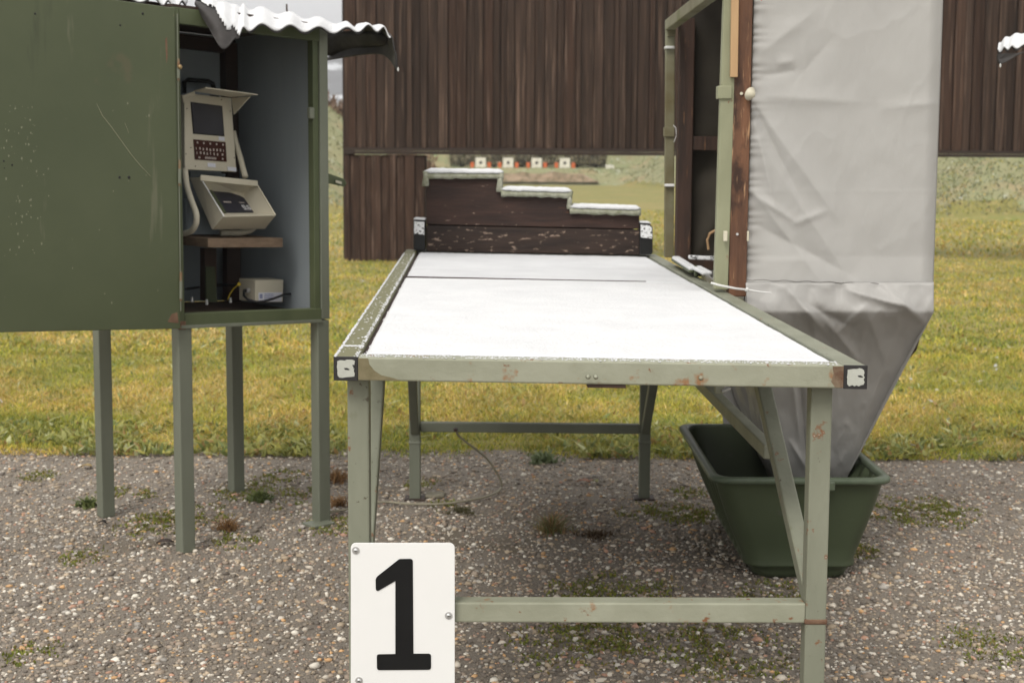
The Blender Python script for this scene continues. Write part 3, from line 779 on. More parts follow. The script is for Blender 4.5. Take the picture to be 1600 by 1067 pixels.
# crossbars
pL, pR = T(FLa, LB), T(FRa, LB)
zc0 = W(735, 952, pL.y).z
MB().bar((pL.x + 0.019, pL.y, zc0 + 0.000), (pR.x - 0.019, pR.y, zc0 - 0.006), 0.036, 0.036, (0, 0, 1)).build('crossbar', M['sage_front'], tb, bevel=0.003)
pL, pR = T(0.046, BB), T(0.826, BB)
zb0 = W(830, 669, pL.y).z
MB().bar((pL.x + 0.019, pL.y, zb0 + 0.004), (pR.x - 0.019, pR.y, zb0 - 0.004), 0.032, 0.03, (0, 0, 1)).build('crossbar', M['grey_green'], tb, bevel=0.003)
# weld collars / rust at joints
for a, b, z in ((FRa, LB, zc0 - 0.012),):
    p = T(a, b); MB().box((p.x - 0.0205, p.y - 0.0205, z - 0.014), (p.x + 0.0205, p.y + 0.0205, z - 0.004)).build('weld', M['rust'], tb, bevel=0.003)
for a in (0.046, 0.826):
    p = T(a, BB); MB().box((p.x - 0.0205, p.y - 0.0205, zb0 - 0.055), (p.x + 0.0205, p.y + 0.0205, zb0 - 0.043)).build('weld', M['grey_green'], tb, bevel=0.004)
    MB().box((p.x - 0.035, p.y - 0.035, 0.0), (p.x + 0.035, p.y + 0.035, 0.006)).build('foot_plate', M['dark_brown'], tb, bevel=0.002)
# side rail low on the right going back from the brace
MB().bar(W(1203, 706, 2.84) , W(1085, 588, 3.95), 0.026, 0.030, (1, 0, 0)).build('side_bar', M['sage'], tb, bevel=0.003)
MB().bar(W(1124, 614, 3.35), W(1124, 560, 3.35), 0.022, 0.02, (1, 0, 0)).build('bracket', M['sage_front'], tb, bevel=0.002)
MB().tube([W(1128, 611, 3.33), W(1141, 606, 3.33)], 0.0045, 8).build('bolt', M['steel'], tb)
Tbox(MB(), 0.43, 0.495, 0.003, 0.03, -S - 0.006, -S - 0.0005).build('under_plate', M['dark_brown'], tb)
# rivet bumps on the rail
for px in (918, 930, 1093):
    p = W(px, 586 + (px - 918) * 0.012, 2.352 + 0.02)
    MB().tube([p + Vector((0, -0.018, 0)), p + Vector((0, -0.0225, 0))], [0.0045, 0.002], 8).build('rivet', M['sage_front'], tb, smooth=True)

# snow sheets on the deck: rounded, grainy edge
def snow_sheet(a0, a1, b0, b1, zt, nu, nv, label, seed):
    root_loc = T(a0, b0, 0)
    ptsl = []
    A = np.linspace(0, 1, nu); B = np.linspace(0, 1, nv)
    A = 0.5 - 0.5 * np.cos(A * math.pi) * (0.7 + 0.3 * np.abs(np.cos(A * math.pi))); B = 0.5 - 0.5 * np.cos(B * math.pi)
    for a in A:
        for b in B:
            wa, wb = a1 - a0, b1 - b0
            aa, bb = a0 + a * wa, b0 + b * wb
            e = min(min(a, 1 - a) * wa, min(b, 1 - b) * wb)
            jag = 0.0055 * (float(vnoise(aa * 160, bb * 160, seed)) - 0.5) + 0.005 * (float(vnoise(aa * 45, bb * 45, seed + 2)) - 0.5)
            if a in (A[0], A[-1]): aa += jag
            if b in (B[0], B[-1]): bb += jag
            h = zt * min(1, math.sqrt(max(e, 0) / 0.012)) + 0.0022 * (float(fbm(aa * 9, bb * 9, seed)) - 0.5) + 0.0012 * (float(vnoise(aa * 90, bb * 90, seed)) - 0.5)
            if e < 1e-6: h = 0
            ptsl.append(T(aa, bb, -0.0098 + h))
    o = MB().grid(ptsl, nu, nv).build('snow_sheet', M['snow'], None, smooth=True)
    o.data.materials[0] = M['snow'] if b0 < 1 else M['snow_far']
    return tag(o, label, 'snow')
snow_sheet(S + 0.007, TW_ - S - 0.003, S + 0.013, 1.568, 0.0098, 240, 130, 'wide white snow layer on the near part of the table top', 5)
snow_sheet(S + 0.009, TW_ - S - 0.003, 1.604, TL - 0.10, 0.0075, 170, 90, 'thin greyer snow strip on the table top directly in front of the stepped board', 6)
MB().prism([T(S + 0.003, 1.570, -0.001), T(TW_ * 0.45, 1.577, -0.001), T(TW_ * 0.80, 1.581, -0.001), T(TW_ * 0.80, 1.5825, -0.001), T(TW_ * 0.45, 1.586, -0.001), T(S + 0.003, 1.598, -0.001)], (0, 0, 0.0022)).build('joint_strip', M['plank'], tb)
# frost along the rails
def frost(a0, a1, b0, b1, n, name, dens_edge=True):
    X = []; m = MB()
    for k_ in range(n):
        a = random.uniform(a0, a1); b = random.uniform(b0, b1)
        s = random.uniform(0.0006, 0.0024)
        m.prism([T(a + s * math.cos(t_) * random.uniform(.6, 1.2), b + 1.6 * s * math.sin(t_) * random.uniform(.6, 1.2), 0.0002) for t_ in (0, 1.1, 2.3, 3.4, 4.6, 5.5)], (0, 0, random.uniform(0.0003, 0.0010)))
    o = m.build(name, M['snow'], tb); o['kind'] = 'stuff'; return o
frost(0.0005, 0.004, 0.0, TL - 0.2, 1500, 'frost')
frost(0.034, 0.040, 0.0, TL - 0.2, 700, 'frost')
frost(0.008, 0.034, 0.05, TL - 0.2, 160, 'frost')
frost(0.045, TW_ - 0.045, 0.034, 0.0395, 900, 'frost')
frost(0.045, TW_ - 0.045, 0.002, 0.03, 500, 'frost')
frost(0.002, 0.04, 0.13, 0.142, 120, 'frost')

# ---- stepped board at the far end
SD = 5.02
sb = empty('stepped_board', T(0.4, TL - 0.08, 0), 'dark weathered board with three snow-topped steps at the far table end', 'board')
def SP(px, py, d=0.0): return W(px, py, SD + d)
off = Vector((0, 0.035, 0))
MB().prism([SP(666, 352.5), SP(999, 359.5), SP(1000, 398.5), SP(666, 393)], off).build('plank', M['plank_worn'], sb, bevel=0.002)
MB().prism([SP(666, 270), SP(784, 270.5), SP(784, 297), SP(892, 300), SP(892, 324), SP(999, 328), SP(999, 357.8), SP(666, 350.8)], off).build('plank', M['plank'], sb, bevel=0.002)
MB().prism([SP(668, 300, .036), SP(990, 345, .036), SP(990, 380, .036), SP(668, 380, .036)], (0, 0.02, 0)).build('batten', M['wall_beam'], sb)
def drape(p0, p1, name='edging', thick=0.012, over=0.014):
    n = 26; prof = [(-over, -0.019), (-over - 0.002, -0.008), (-over + 0.003, 0.002), (0.017, 0.006), (0.035 + over - 0.003, 0.002), (0.035 + over, -0.008), (0.035 + over, -0.022)]
    ptsl = []
    for i in range(n):
        p = p0.lerp(p1, i / (n - 1))
        for (dy, dz) in prof:
            jz = 0.006 * (float(vnoise(p.x * 60, dy * 90, 13)) - 0.5)
            ptsl.append(p + Vector((0, dy + jz * 0.5, dz + jz)))
    return MB().grid(ptsl, n, len(prof)).build(name, M['felt'], sb, solid=0.005, smooth=True)
def hang(px0, px1, py0, py1):            # rag of felt hanging down a riser
    n = 7; ptsl = []
    for i in range(n):
        t = i / (n - 1); y = py0 + (py1 - py0) * t
        for s in (0, 0.5, 1):
            x = px0 + (px1 - px0) * (s * (1 - 0.25 * t)) + 1.2 * math.sin(5 * t + s * 3)
            ptsl.append(SP(x, y, -0.017 + 0.012 * abs(s - 0.5) + 0.004 * math.sin(9 * t)))
    MB().grid(ptsl, n, 3).build('edging', M['felt'], sb, solid=0.006, smooth=True)
def capsnow(p0, p1):
    n = 40; prof = [(-0.017, -0.005), (-0.0165, 0.002), (-0.010, 0.0065), (0.017, 0.010), (0.045, 0.007), (0.053, 0.002)]
    ptsl = []
    for i in range(n):
        p = p0.lerp(p1, i / (n - 1)); e = min(i, n - 1 - i); k_ = min(1, (e + 0.3) / 2.5)
        for (dy, dz) in prof:
            j = 0.0035 * (float(vnoise(p.x * 110, dy * 90, 3)) - 0.5)
            ptsl.append(p + Vector((0, dy * (0.8 + 0.2 * k_), dz * k_ + j + 0.002)))
    MB().grid(ptsl, n, len(prof)).build('snow', M['snow'], sb, solid=0.004, smooth=True)
for (x0, y0, x1, y1) in ((663, 270.5, 787, 271.5), (783, 298, 894, 301), (890, 325, 1001, 328.5)):
    drape(SP(x0, y0), SP(x1, y1))
    capsnow(SP(x0 + 1, y0 - 1.5), SP(x1 - 1, y1 - 1.5))
hang(661, 671, 268, 291); hang(777, 787, 270, 300); hang(887, 895, 299, 327); hang(996, 1002, 329, 335)
# end brackets
def bracket(x0, x1, y0, y1, chamfer, label):
    r_ = MB().prism([SP(x0, y0, -0.03), SP(x1 - chamfer, y0 + 1, -0.03), SP(x1, y0 + 1 + chamfer * 1.4, -0.03), SP(x1, y1 - 3, -0.03), SP(x1 - chamfer * .6, y1, -0.03), SP(x0, y1, -0.03)], (0, 0.09, 0)).build('bracket', M['black'], sb, bevel=0.002)
    ym = y0 + (y1 - y0) * 0.5
    m_ = MB().prism([SP(x0 + 1, y0 + 3, -0.032), SP(x1 - 1 - chamfer, y0 + 4, -0.032), SP(x1 - 1, y0 + 4 + chamfer, -0.032), SP(x1 - 1, ym, -0.032), SP(x0 + 1, ym - 2, -0.032)], (0, -0.003, 0))
    m_.build('frosting', M['snow_thin'], r_)
    MB().prism([SP(x0, y0 - 2, -0.03), SP(x1 - chamfer, y0 - 1, -0.03), SP(x1 - chamfer * .3, y0 + 2, -0.03), SP(x0, y0 + 1, -0.03)], (0, 0.09, 0)).build('snow', M['snow'], r_, bevel=0.004)
bracket(646, 664, 343, 391, 0, '')
bracket(1000, 1020, 348, 398, 5, '')

# ================================================================== NUMBER SIGN
SG = 2.352 + LB - 0.0195 - 0.006
sgn = empty('number_sign', W(630, 1080, SG), 'white rounded plastic sign with a black numeral 1 screwed to the left table leg', 'sign')
def rrect(x0, y0, x1, y1, r_, n=5):
    ptsl = []
    for cx, cy, a0 in ((x1 - r_, y0 + r_, -90), (x1 - r_, y1 - r_, 0), (x0 + r_, y1 - r_, 90), (x0 + r_, y0 + r_, 180)):
        for k_ in range(n + 1):
            a = math.radians(a0 + 90 * k_ / n); ptsl.append((cx + r_ * math.cos(a), cy + r_ * math.sin(a)))
    return ptsl
MB().prism([W(x, y, SG) for x, y in rrect(548, 848, 710.5, 1080, 8)], (0, 0.003, 0)).build('plate', M['sign'], sgn, bevel=0.0007)
one = [(623, 873.5), (625, 872.8), (641, 872.5), (644, 873.5), (645, 876), (646, 1020.5), (670, 1020.5), (672.5, 1021.5), (673.5, 1024), (673.5, 1042), (672.5, 1044.5), (670, 1045.5),
       (592, 1046), (590, 1045), (589, 1042.5), (588.8, 1025), (589.5, 1022.5), (592, 1021.5), (617.8, 1021), (617.8, 907), (591.5, 922.3), (588.8, 922.3), (587.2, 920), (587, 905), (588, 902), (590, 899.5)]
MB().prism([W(x, y, SG - 0.0003) for x, y in one], (0, -0.0009, 0)).build('numeral', M['sign_black'], sgn)
for sx, sy in ((556, 859.5), (701, 961), (561, 1062.5)):
    c = W(sx, sy, SG); m_ = MB()
    m_.tube([c + Vector((0, 0, 0)), c + Vector((0, -0.0012, 0))], [0.0068, 0.0066], 16)
    o = m_.build('screw', M['steel'], sgn)
    MB().tube([c + Vector((0, -0.0013, 0)), c + Vector((0, -0.0030, 0)), c + Vector((0, -0.0040, 0))], [0.0045, 0.0038, 0.0016], 12).build('screw_head', M['steel'], o, smooth=True)
    MB().box(c + Vector((-0.0022, -0.0047, -0.0005)), c + Vector((0.0022, -0.0041, 0.0005))).build('slot', M['black'], o)

# ================================================================== TARPED SCREEN ON THE RIGHT
N0, F0 = 3.70, 4.60
ts_ = empty('tarpaulin_screen', (0.86, 4.1, 0), 'tall wooden frame screen wrapped in grey tarpaulin, its lower end funnelled into the tub', 'screen')
ZTOP = 1.78
def post(m_, pb, pt, w, d): return m_.bar(pb, pt, w, d, (1, 0, 0))
MB().bar(W(1125.5, 452, N0 - 0.01), W(1142.5, -60, N0 - 0.01), 0.036, 0.030, (1, 0, 0)).build('steel_pole', M['pole_green'], ts_, bevel=0.003)
MB().bar(W(1045, 402, F0 + 0.02), W(1047, 40, F0 + 0.02), 0.030, 0.028, (1, 0, 0)).build('steel_pole', M['pole_mossy'], ts_, bevel=0.003)
MB().bar(W(1150, 462, N0), W(1161.5, -60, N0), 0.046, 0.05, (1, 0, 0)).build('wooden_post', M['post_wood'], ts_, bevel=0.003)
MB().bar(W(1066, 409, F0 - 0.03), W(1073, 30, F0 - 0.03), 0.048, 0.05, (1, 0, 0)).build('wooden_post', M['post_dark'], ts_, bevel=0.003)
MB().bar(W(1146.5, 121, N0 - 0.034), W(1149, -60, N0 - 0.034), 0.019, 0.012, (1, 0, 0)).build('lath', M['pale_wood'], ts_, bevel=0.001)
# top beam sloping away on the left side
MB().bar(W(1046, 40, F0 + 0.03), W(1117, -14, N0 - 0.02), 0.030, 0.034, (1, 0, 0)).build('top_rail', M['pole_mossy'], ts_, bevel=0.003)
MB().bar(W(1078, 224, F0 - 0.03), W(1200, 226, F0 - 0.03), 0.045, 0.035, (0, 0, 1)).build('cross_rail', M['post_dark'], ts_, bevel=0.002)
MB().bar(W(1075, 410, F0 - 0.06), W(1200, 414, F0 - 0.06), 0.04, 0.035, (0, 0, 1)).build('cross_rail', M['post_dark'], ts_, bevel=0.002)
xr = 1.085
MB().bar((xr - 0.03, N0 + 0.03, 0.80), (xr - 0.01, N0 + 0.03, ZTOP - 0.02), 0.04, 0.04, (1, 0, 0)).build('wooden_post', M['post_dark'], ts_)
MB().bar((xr - 0.03, F0 - 0.03, 0.80), (xr - 0.01, F0 - 0.03, ZTOP - 0.02), 0.04, 0.04, (1, 0, 0)).build('wooden_post', M['post_dark'], ts_)
MB().bar((0.60, N0 + 0.035, 0.815), (xr - 0.04, N0 + 0.035, 0.815), 0.04, 0.04, (0, 0, 1)).build('cross_rail', M['post_dark'], ts_)
# collars and ties
def collar(px0, px1, py0, py1, D, m_, name='collar', d=0.036):
    a, b = W(px0, py1, D), W(px1, py0, D)
    MB().box((a.x, D - d / 2 - 0.002, a.z), (b.x, D + d / 2, b.z)).build(name, m_, ts_, bevel=0.002)
collar(1120, 1142, 135, 155, N0 - 0.012, M['pole_green'])
collar(1130, 1136.5, 361, 377, N0 - 0.04, M['cream'], 'clip', 0.01)
collar(1167, 1170, 361, 377, N0 - 0.04, M['cream'], 'clip', 0.01)
collar(1037, 1053, 199, 214, F0 + 0.018, M['pole_mossy'])
collar(1042, 1055, 46, 58, F0 + 0.018, M['pole_mossy'])
for y in (75, 289.5):
    collar(1038.5, 1053, y - 2, y + 2, F0 + 0.012, M['tie'], 'tie', 0.038)
MB().tube([W(1052, 196, F0 - 0.005), W(1056, 200, F0 - 0.01), W(1057, 212, F0 - 0.01), W(1053, 222, F0)], 0.0012, 5).build('tie', M['tie'], ts_)
MB().tube([W(1111, 442, N0 - 0.05), W(1125, 446, N0 - 0.06), W(1150, 451, N0 - 0.065), W(1168, 453, N0 - 0.06), W(1186, 456, N0 - 0.07), W(1205, 457.5, N0 - 0.08)], [0.0028, 0.003, 0.003, 0.003, 0.0025, 0.0015], 6).build('tie', M['tie'], ts_)
MB().tube([W(1165, 452, N0 - 0.064), W(1168, 453, N0 - 0.064)], 0.006, 8).build('tie', M['tie'], ts_)
MB().tube([W(1169, 146, N0 - 0.03), W(1172, 147, N0 - 0.045), W(1179, 150, N0 - 0.05)], [0.008, 0.018, 0.005], 14).build('knob', M['cream'], ts_, smooth=True)
MB().tube([W(1158.5, 146.5, N0 - 0.025), W(1158.5, 146.5, N0 - 0.029)], 0.004, 10).build('bolt', M['cream'], ts_)
MB().tube([W(1152, 366, N0 - 0.025), W(1152, 366, N0 - 0.030)], 0.0035, 8).build('bolt', M['steel'], ts_)
MB().tube([W(1107, 390, F0 - 0.2), W(1105, 375, F0 - 0.2), W(1109, 365, F0 - 0.2), W(1118, 360, F0 - 0.2)], 0.004, 6).build('strap', M['yellow'] if False else M['pale_wood'], ts_)
MB().prism([W(1186, -4, N0 - 0.03), W(1193, -4, N0 - 0.03), W(1190, 2, N0 - 0.03)], (0, 0.003, 0)).build('tag', M['pink'], ts_)

# tarpaulin panels
def sheet(fn, nu, nv, name, m_, th=0.0022):
    ptsl = [fn(i / (nu - 1), j / (nv - 1)) for i in range(nu) for j in range(nv)]
    return MB().grid(ptsl, nu, nv).build(name, m_, ts_, solid=th, smooth=True)
def crease(px, py, x0, y0, x1, y1, w, amp):      # ridge along a segment, fades at its ends
    vx_, vy_ = x1 - x0, y1 - y0; L2 = vx_ * vx_ + vy_ * vy_
    t = ((px - x0) * vx_ + (py - y0) * vy_) / L2
    if t < -0.15 or t > 1.15: return 0
    d = abs((px - x0) * vy_ - (py - y0) * vx_) / math.sqrt(L2)
    k_ = max(0, math.sin(math.pi * (t + 0.15) / 1.3))
    return amp * k_ * (0.45 * math.exp(-(d / w) ** 2) + 0.65 * math.exp(-d / (0.55 * w)))
FC = [(1178, 160, 1300, 330, 14, .012), (1178, 165, 1245, 300, 8, -.010), (1180, 150, 1330, 158, 16, .007), (1175, 170, 1215, 340, 9, .010), (1180, 90, 1270, 20, 16, .007),
      (1170, 290, 1290, 450, 12, .008), (1172, 300, 1240, 345, 8, .010), (1240, 350, 1290, 330, 8, .007), (1170, 345, 1330, 430, 14, -.008), (1185, 120, 1245, 110, 10, -.007),
      (1170, 200, 1350, 470, 26, .010), (1380, 170, 1470, 160, 12, .004), (1240, 130, 1300, 60, 18, -.006), (1215, 100, 1240, 95, 8, .006), (1180, 410, 1290, 405, 18, .004)]
def front_fn(u, v):
    # u across, v down
    py = -70 + (520) * v
    xl = 1178 - 13 * min(1, max(0, (py) / 460)) ; xr_ = 1473 - 15 * min(1, max(0, py / 440))
    px = xl + (xr_ - xl) * u
    ex = min(u, 1 - u)
    z = 0.8 * sum(crease(px, py, *c) for c in FC)
    z += 0.0035 * math.sin(py * 0.42 + 2 * math.sin(py * 0.11)) * math.exp(-u / 0.035)      # gathered nailed edge
    z += 0.013 * (float(fbm(px / 130, py / 170, 71)) - 0.5) + 0.0022 * (float(fbm(px / 38, py / 60, 73)) - 0.5)
    rd = 1 - abs(2 * float(fbm(px / 90 + 0.004 * py, py / 150, 75)) - 1); z += 0.0012 * rd ** 8 + 0.0005 * math.exp(-abs(py - (158 + 0.02 * (px - 1180))) / 2.5) + 0.0005 * math.exp(-abs(py - 299) / 2)
    D = N0 + 0.004 - z + (0.03 * (max(0, u - 0.93) / 0.07) ** 2)
    if py > 400: D += -0.012 * (py - 400) / 50
    return W(px, py, D)
sheet(front_fn, 130, 170, 'front_panel', M['tarp'])
# seam thread
seam = []
for i in range(60):
    px = 1166 + 292 * i / 59
    seam.append(W(px, 437 + 9 * i / 59 + 0.8 * math.sin(i * 0.9), N0 - 0.0235))
MB().tube(seam, 0.0009, 5).build('seam', M['thread'], ts_)
# lower funnel, front: from seam to tub
LC = [(1330, 455, 1420, 480, 10, .02), (1230, 450, 1290, 520, 12, .016), (1250, 470, 1330, 510, 9, -.012), (1385, 450, 1440, 500, 9, .016), (1310, 520, 1350, 480, 8, .013), (1270, 500, 1290, 700, 7, .010),
      (1248, 560, 1262, 740, 6, -.016), (1290, 500, 1340, 560, 10, .012), (1240, 600, 1250, 690, 6, .014), (1235, 690, 1262, 735, 6, .012), (1400, 520, 1335, 700, 12, .008), (1200, 480, 1260, 600, 16, .012),
      (1275, 640, 1300, 740, 8, .008), (1350, 470, 1380, 560, 18, .012), (1212, 500, 1245, 570, 8, -.01)]
BLx, BRx = 1232.0, 1322.0
def low_front(u, v):
    py = 441 + (790 - 441) * v
    if py < 487:
        xl = 1165 + (1168 - 1165) * (py - 441) / 46; xr_ = 1459 + 0 * (py - 447)
    else:
        t = (py - 487) / (748 - 487); xl = 1168 + (BLx - 1168) * t; xr_ = 1458 + (BRx - 1458) * t
    px = xl + (xr_ - xl) * u
    z = sum(crease(px, py, *c) for c in LC) + 0.018 * (float(fbm(px / 50, py / 80, 83)) - 0.5) + 0.003 * (1 - abs(2 * float(fbm(px / 55 + 3, py / 90, 85)) - 1)) ** 8
    z += 0.004 * math.cos(px / 9 + 3 * float(vnoise(px / 30, 1, 3))) * math.exp(-abs(py - 450) / 16)
    bul = 0.020 * math.exp(-((py - 487) / 30) ** 2)
    t = max(0, (py - 487) / (748 - 487))
    D = N0 - 0.022 - bul + 0.34 * t - 1.1 * z
    if v < 0.004: D = N0 - 0.020
    return W(px, py, D)
sheet(low_front, 110, 130, 'lower_panel', M['tarp_low'])
# left lower side (seen under the table) : from back edge to front edge
def low_left(u, v):
    A = Vector((0.618, N0 + 0.0, 0.79)); B = Vector((0.618, F0, 0.79))
    C_ = low_front(0, 0.93) + Vector((0.0, 0.03, -0.05)); Dd = Vector((C_.x - 0.01, 4.46, 0.18))
    top = A.lerp(B, u); bot = C_.lerp(Dd, u)
    p = top.lerp(bot, v)
    z = 0.03 * (float(fbm(u * 5, v * 6, 93)) - 0.5) + crease(u * 100, v * 100, 45, 10, 50, 95, 3, .014)
    return p + Vector((z - 0.02 * math.sin(math.pi * v), 0, 0))
sheet(low_left, 50, 60, 'side_panel', M['tarp_low'])
def low_right(u, v):
    A = low_front(1, 0.13) ; B = Vector((1.112, F0, 0.79))
    C_ = low_front(1, 0.93); Dd = Vector((C_.x, 4.46, 0.2))
    p = A.lerp(B, u).lerp(C_.lerp(Dd, u), v)
    return p + Vector((0.02 * (float(fbm(u * 5, v * 6, 97)) - 0.5) * min(1, u * 8), 0, 0))
sheet(low_right, 40, 40, 'side_panel', M['tarp_low'])
def low_back(u, v):
    p = Vector((0.618, F0, 0.79)).lerp(Vector((1.112, F0, 0.79)), u).lerp(Vector((0.70, 4.46, 0.2)).lerp(Vector((0.91, 4.46, 0.2)), u), v)
    return p + Vector((0, 0.02 * (float(fbm(u * 5, v * 6, 98)) - 0.5), 0))
sheet(low_back, 30, 30, 'back_panel', M['tarp_low'])
# right side, back and roof of the box
def side_fn(u, v):
    A = front_fn(1, v); return Vector((A.x + 0.01 * (float(fbm(u * 5, v * 9, 12)) - 0.5) * min(1, 8 * u), A.y + (F0 - A.y) * u, A.z))
sheet(side_fn, 30, 60, 'side_panel', M['tarp'])
def back_fn(u, v):
    x = 0.56 + (1.122 - 0.56) * u; z = ZTOP + 0.05 + (0.77 - ZTOP - 0.05) * v
    d = 0.02 * (float(fbm(u * 5, v * 7, 15)) - 0.5) + crease(u * 100, v * 100, 5, 95, 60, 40, 5, -.03) + crease(u * 100, v * 100, 0, 75, 40, 45, 4, .02)
    return Vector((x, F0 + 0.005 + d, z))
sheet(back_fn, 60, 80, 'back_panel', M['tarp_in'])
MB().box8([Vector(q_) for q_ in ((0.575, N0 - 0.03, ZTOP + 0.0), (1.15, N0 - 0.03, ZTOP), (1.15, F0 + 0.04, ZTOP), (0.50, F0 + 0.04, ZTOP),
          (0.575, N0 - 0.03, ZTOP + 0.02), (1.15, N0 - 0.03, ZTOP + 0.02), (1.15, F0 + 0.04, ZTOP + 0.02), (0.50, F0 + 0.04, ZTOP + 0.02))]).build('roof', M['tarp'], ts_)
# small dark flap at the funnel's right edge, in the dark post colour
MB().prism([W(1452, 505, N0 + 0.06), W(1441, 520, N0 + 0.06), W(1433, 548, N0 + 0.08), W(1413, 570, N0 + 0.10), W(1404, 573, N0 + 0.12), W(1380, 560, N0 + 0.14), W(1390, 500, N0 + 0.12)], (0.0, 0.14, 0)).build('flap', M['post_dark'], ts_, bevel=0.006)
# snow on the rail at the base between the poles
br = empty('folded_arm', W(1082, 414, 4.3), 'snow-covered steel arm lying at the right table edge inside the tarpaulin screen', 'arm')
MB().bar(W(1056, 406, 4.55), W(1084, 424, 4.12), 0.03, 0.008, (1, 0, 0)).build('link', M['frame_green'], br, bevel=0.002)
MB().bar(W(1056, 403, 4.55), W(1083, 420, 4.12), 0.026, 0.012, (1, 0, 0)).build('snow', M['snow'], br, bevel=0.005)
MB().bar(W(1088, 418, 4.12), W(1105, 427, 3.98), 0.03, 0.012, (1, 0, 0)).build('snow', M['snow'], br, bevel=0.005)
MB().bar(W(1087, 431, 4.10), W(1087, 415, 4.10), 0.008, 0.02, (1, 0, 0)).build('hinge', M['frame_green'], br, bevel=0.002)
MB().bar(W(1076, 402, 4.45), W(1125, 404, 4.45), 0.012, 0.03, (0, 0, 1)).build('snow', M['snow_thin'], br, bevel=0.003)

# ================================================================== GREEN TUB
tubr = empty('plastic_tub', (0.76, 4.1, 0), 'dark green rectangular plastic tub with ribbed sides on the gravel under the tarpaulin', 'tub')
x0t, x1t, y0t, y1t, HT = 0.542, 1.026, 3.715, 4.49, 0.300
def ring(x0, y0, x1, y1, r_, z, rib=0.0, n=7, ns=72):
    ptsl = []
    cs = ((x1 - r_, y0 + r_, -90), (x1 - r_, y1 - r_, 0), (x0 + r_, y1 - r_, 90), (x0 + r_, y0 + r_, 180))
    arcs = []
    for cx, cy, a0 in cs:
        arcs.append([(cx + r_ * math.cos(math.radians(a0 + 90 * k_ / n)), cy + r_ * math.sin(math.radians(a0 + 90 * k_ / n))) for k_ in range(n + 1)])
    for q_ in range(4):
        ptsl += arcs[q_]
        a, b = arcs[q_][-1], arcs[(q_ + 1) % 4][0]
        for k_ in range(1, ns):
            t = k_ / ns
            xx_, yy_ = a[0] + (b[0] - a[0]) * t, a[1] + (b[1] - a[1]) * t
            if q_ in (0, 2) and rib:
                sgn_ = 1 if q_ == 0 else -1
                xx_ -= sgn_ * rib * (0.5 - 0.5 * math.cos(t * 2 * math.pi * 7))
            ptsl.append((xx_, yy_))
    return [Vector((p_[0], p_[1], z)) for p_ in ptsl]
def inset(t):   # t 0 at rim .. 1 at bottom : wall tapers
    return 0.014 + 0.118 * t ** 1.25, 0.014 + 0.075 * t
rings = []
def rg(t, z, off_=0.0, rib=0.0):
    ix, iy = inset(t); rings.append(ring(x0t + ix + off_, y0t + iy + off_, x1t - ix * 0.68 - off_, y1t - iy - off_, 0.05, z, rib))
rg(1.0, 0.001, 0.012); rg(1.0, 0.004, 0.003); rg(0.97, 0.018); rg(0.9, 0.036); rg(0.885, 0.038, -0.009); rg(0.86, 0.044, -0.007)
for t in (0.8, 0.65, 0.5, 0.35, 0.2, 0.1, 0.04):
    rg(t, HT * (1 - t) - 0.002, 0, 0.028 * min(1, (1 - t) * 2) * min(1, t * 4 + 0.3))
rg(0.0, HT - 0.012)
n_ring = len(rings[0])
MB().grid([p_ for r_ in rings for p_ in r_], len(rings), n_ring, close=True).build('wall', M['tub'], tubr, smooth=True)
inner = []
for t in (0.0, 0.3, 0.6, 0.9, 0.97):
    ix, iy = inset(t); o2 = 0.006
    inner.append(ring(x0t + ix + o2, y0t + iy + o2, x1t - ix * 0.68 - o2, y1t - iy - o2, 0.045, HT * (1 - t) - 0.004 if t < 0.95 else 0.012))
mi = MB().grid([p_ for r_ in inner for p_ in r_], len(inner), n_ring, close=True)
mi.add(inner[-1], [tuple(range(n_ring))])
mi.build('lining', M['tub'], tubr, smooth=True)
rim = [ring(x0t + a, y0t + a, x1t - a, y1t - a, 0.05, z) for a, z in ((0.016, HT - 0.014), (-0.001, HT - 0.014), (-0.004, HT - 0.010), (-0.004, HT - 0.001), (0, HT + 0.003), (0.012, HT + 0.004), (0.020, HT + 0.001), (0.020, HT - 0.01))]
MB().grid([p_ for r_ in rim for p_ in r_], len(rim), n_ring, close=True).build('rim', M['tub_rim'], tubr, smooth=True)
MB().box((0.80, y0t - 0.007, HT - 0.03), (0.87, y0t + 0.004, HT - 0.004)).build('grip', M['tub_rim'], tubr, bevel=0.004)

# ================================================================== OPEN CABINET
pFL, pFR, pBL, pBR = G(290, 861, 0), G(499, 817, 0), G(163, 808, 0), G(369, 768, 0)
wv = ((pFR - pFL) + (pBR - pBL)) / 2; dv = ((pBL - pFL) + (pBR - pFR)) / 2
wl_, dl_ = wv.length, dv.length
wu, du = wv / wl_, dv / dl_
cab = empty('equipment_cabinet', pFL, 'dark green steel cabinet on four legs, its door folded back and a terminal inside', 'cabinet')
CO = pFL - wu * 0.022 - du * 0.022
LW = wl_ + 0.046; LD = dl_ + 0.046
def K(s, t, z):                         # s, t metres along width and depth; slight lean of the whole box
    return CO + wu * s + du * t + UP * (z - (0.042 * s if z > 0.3 else 0))
def kbox(m_, s0, s1, t0_, t1_, z0, z1):
    return m_.box8([K(s0, t0_, z0), K(s1, t0_, z0), K(s1, t1_, z0), K(s0, t1_, z0), K(s0, t0_, z1), K(s1, t0_, z1), K(s1, t1_, z1), K(s0, t1_, z1)])
CB, CT = 0.672, 1.572
LEG = 0.044
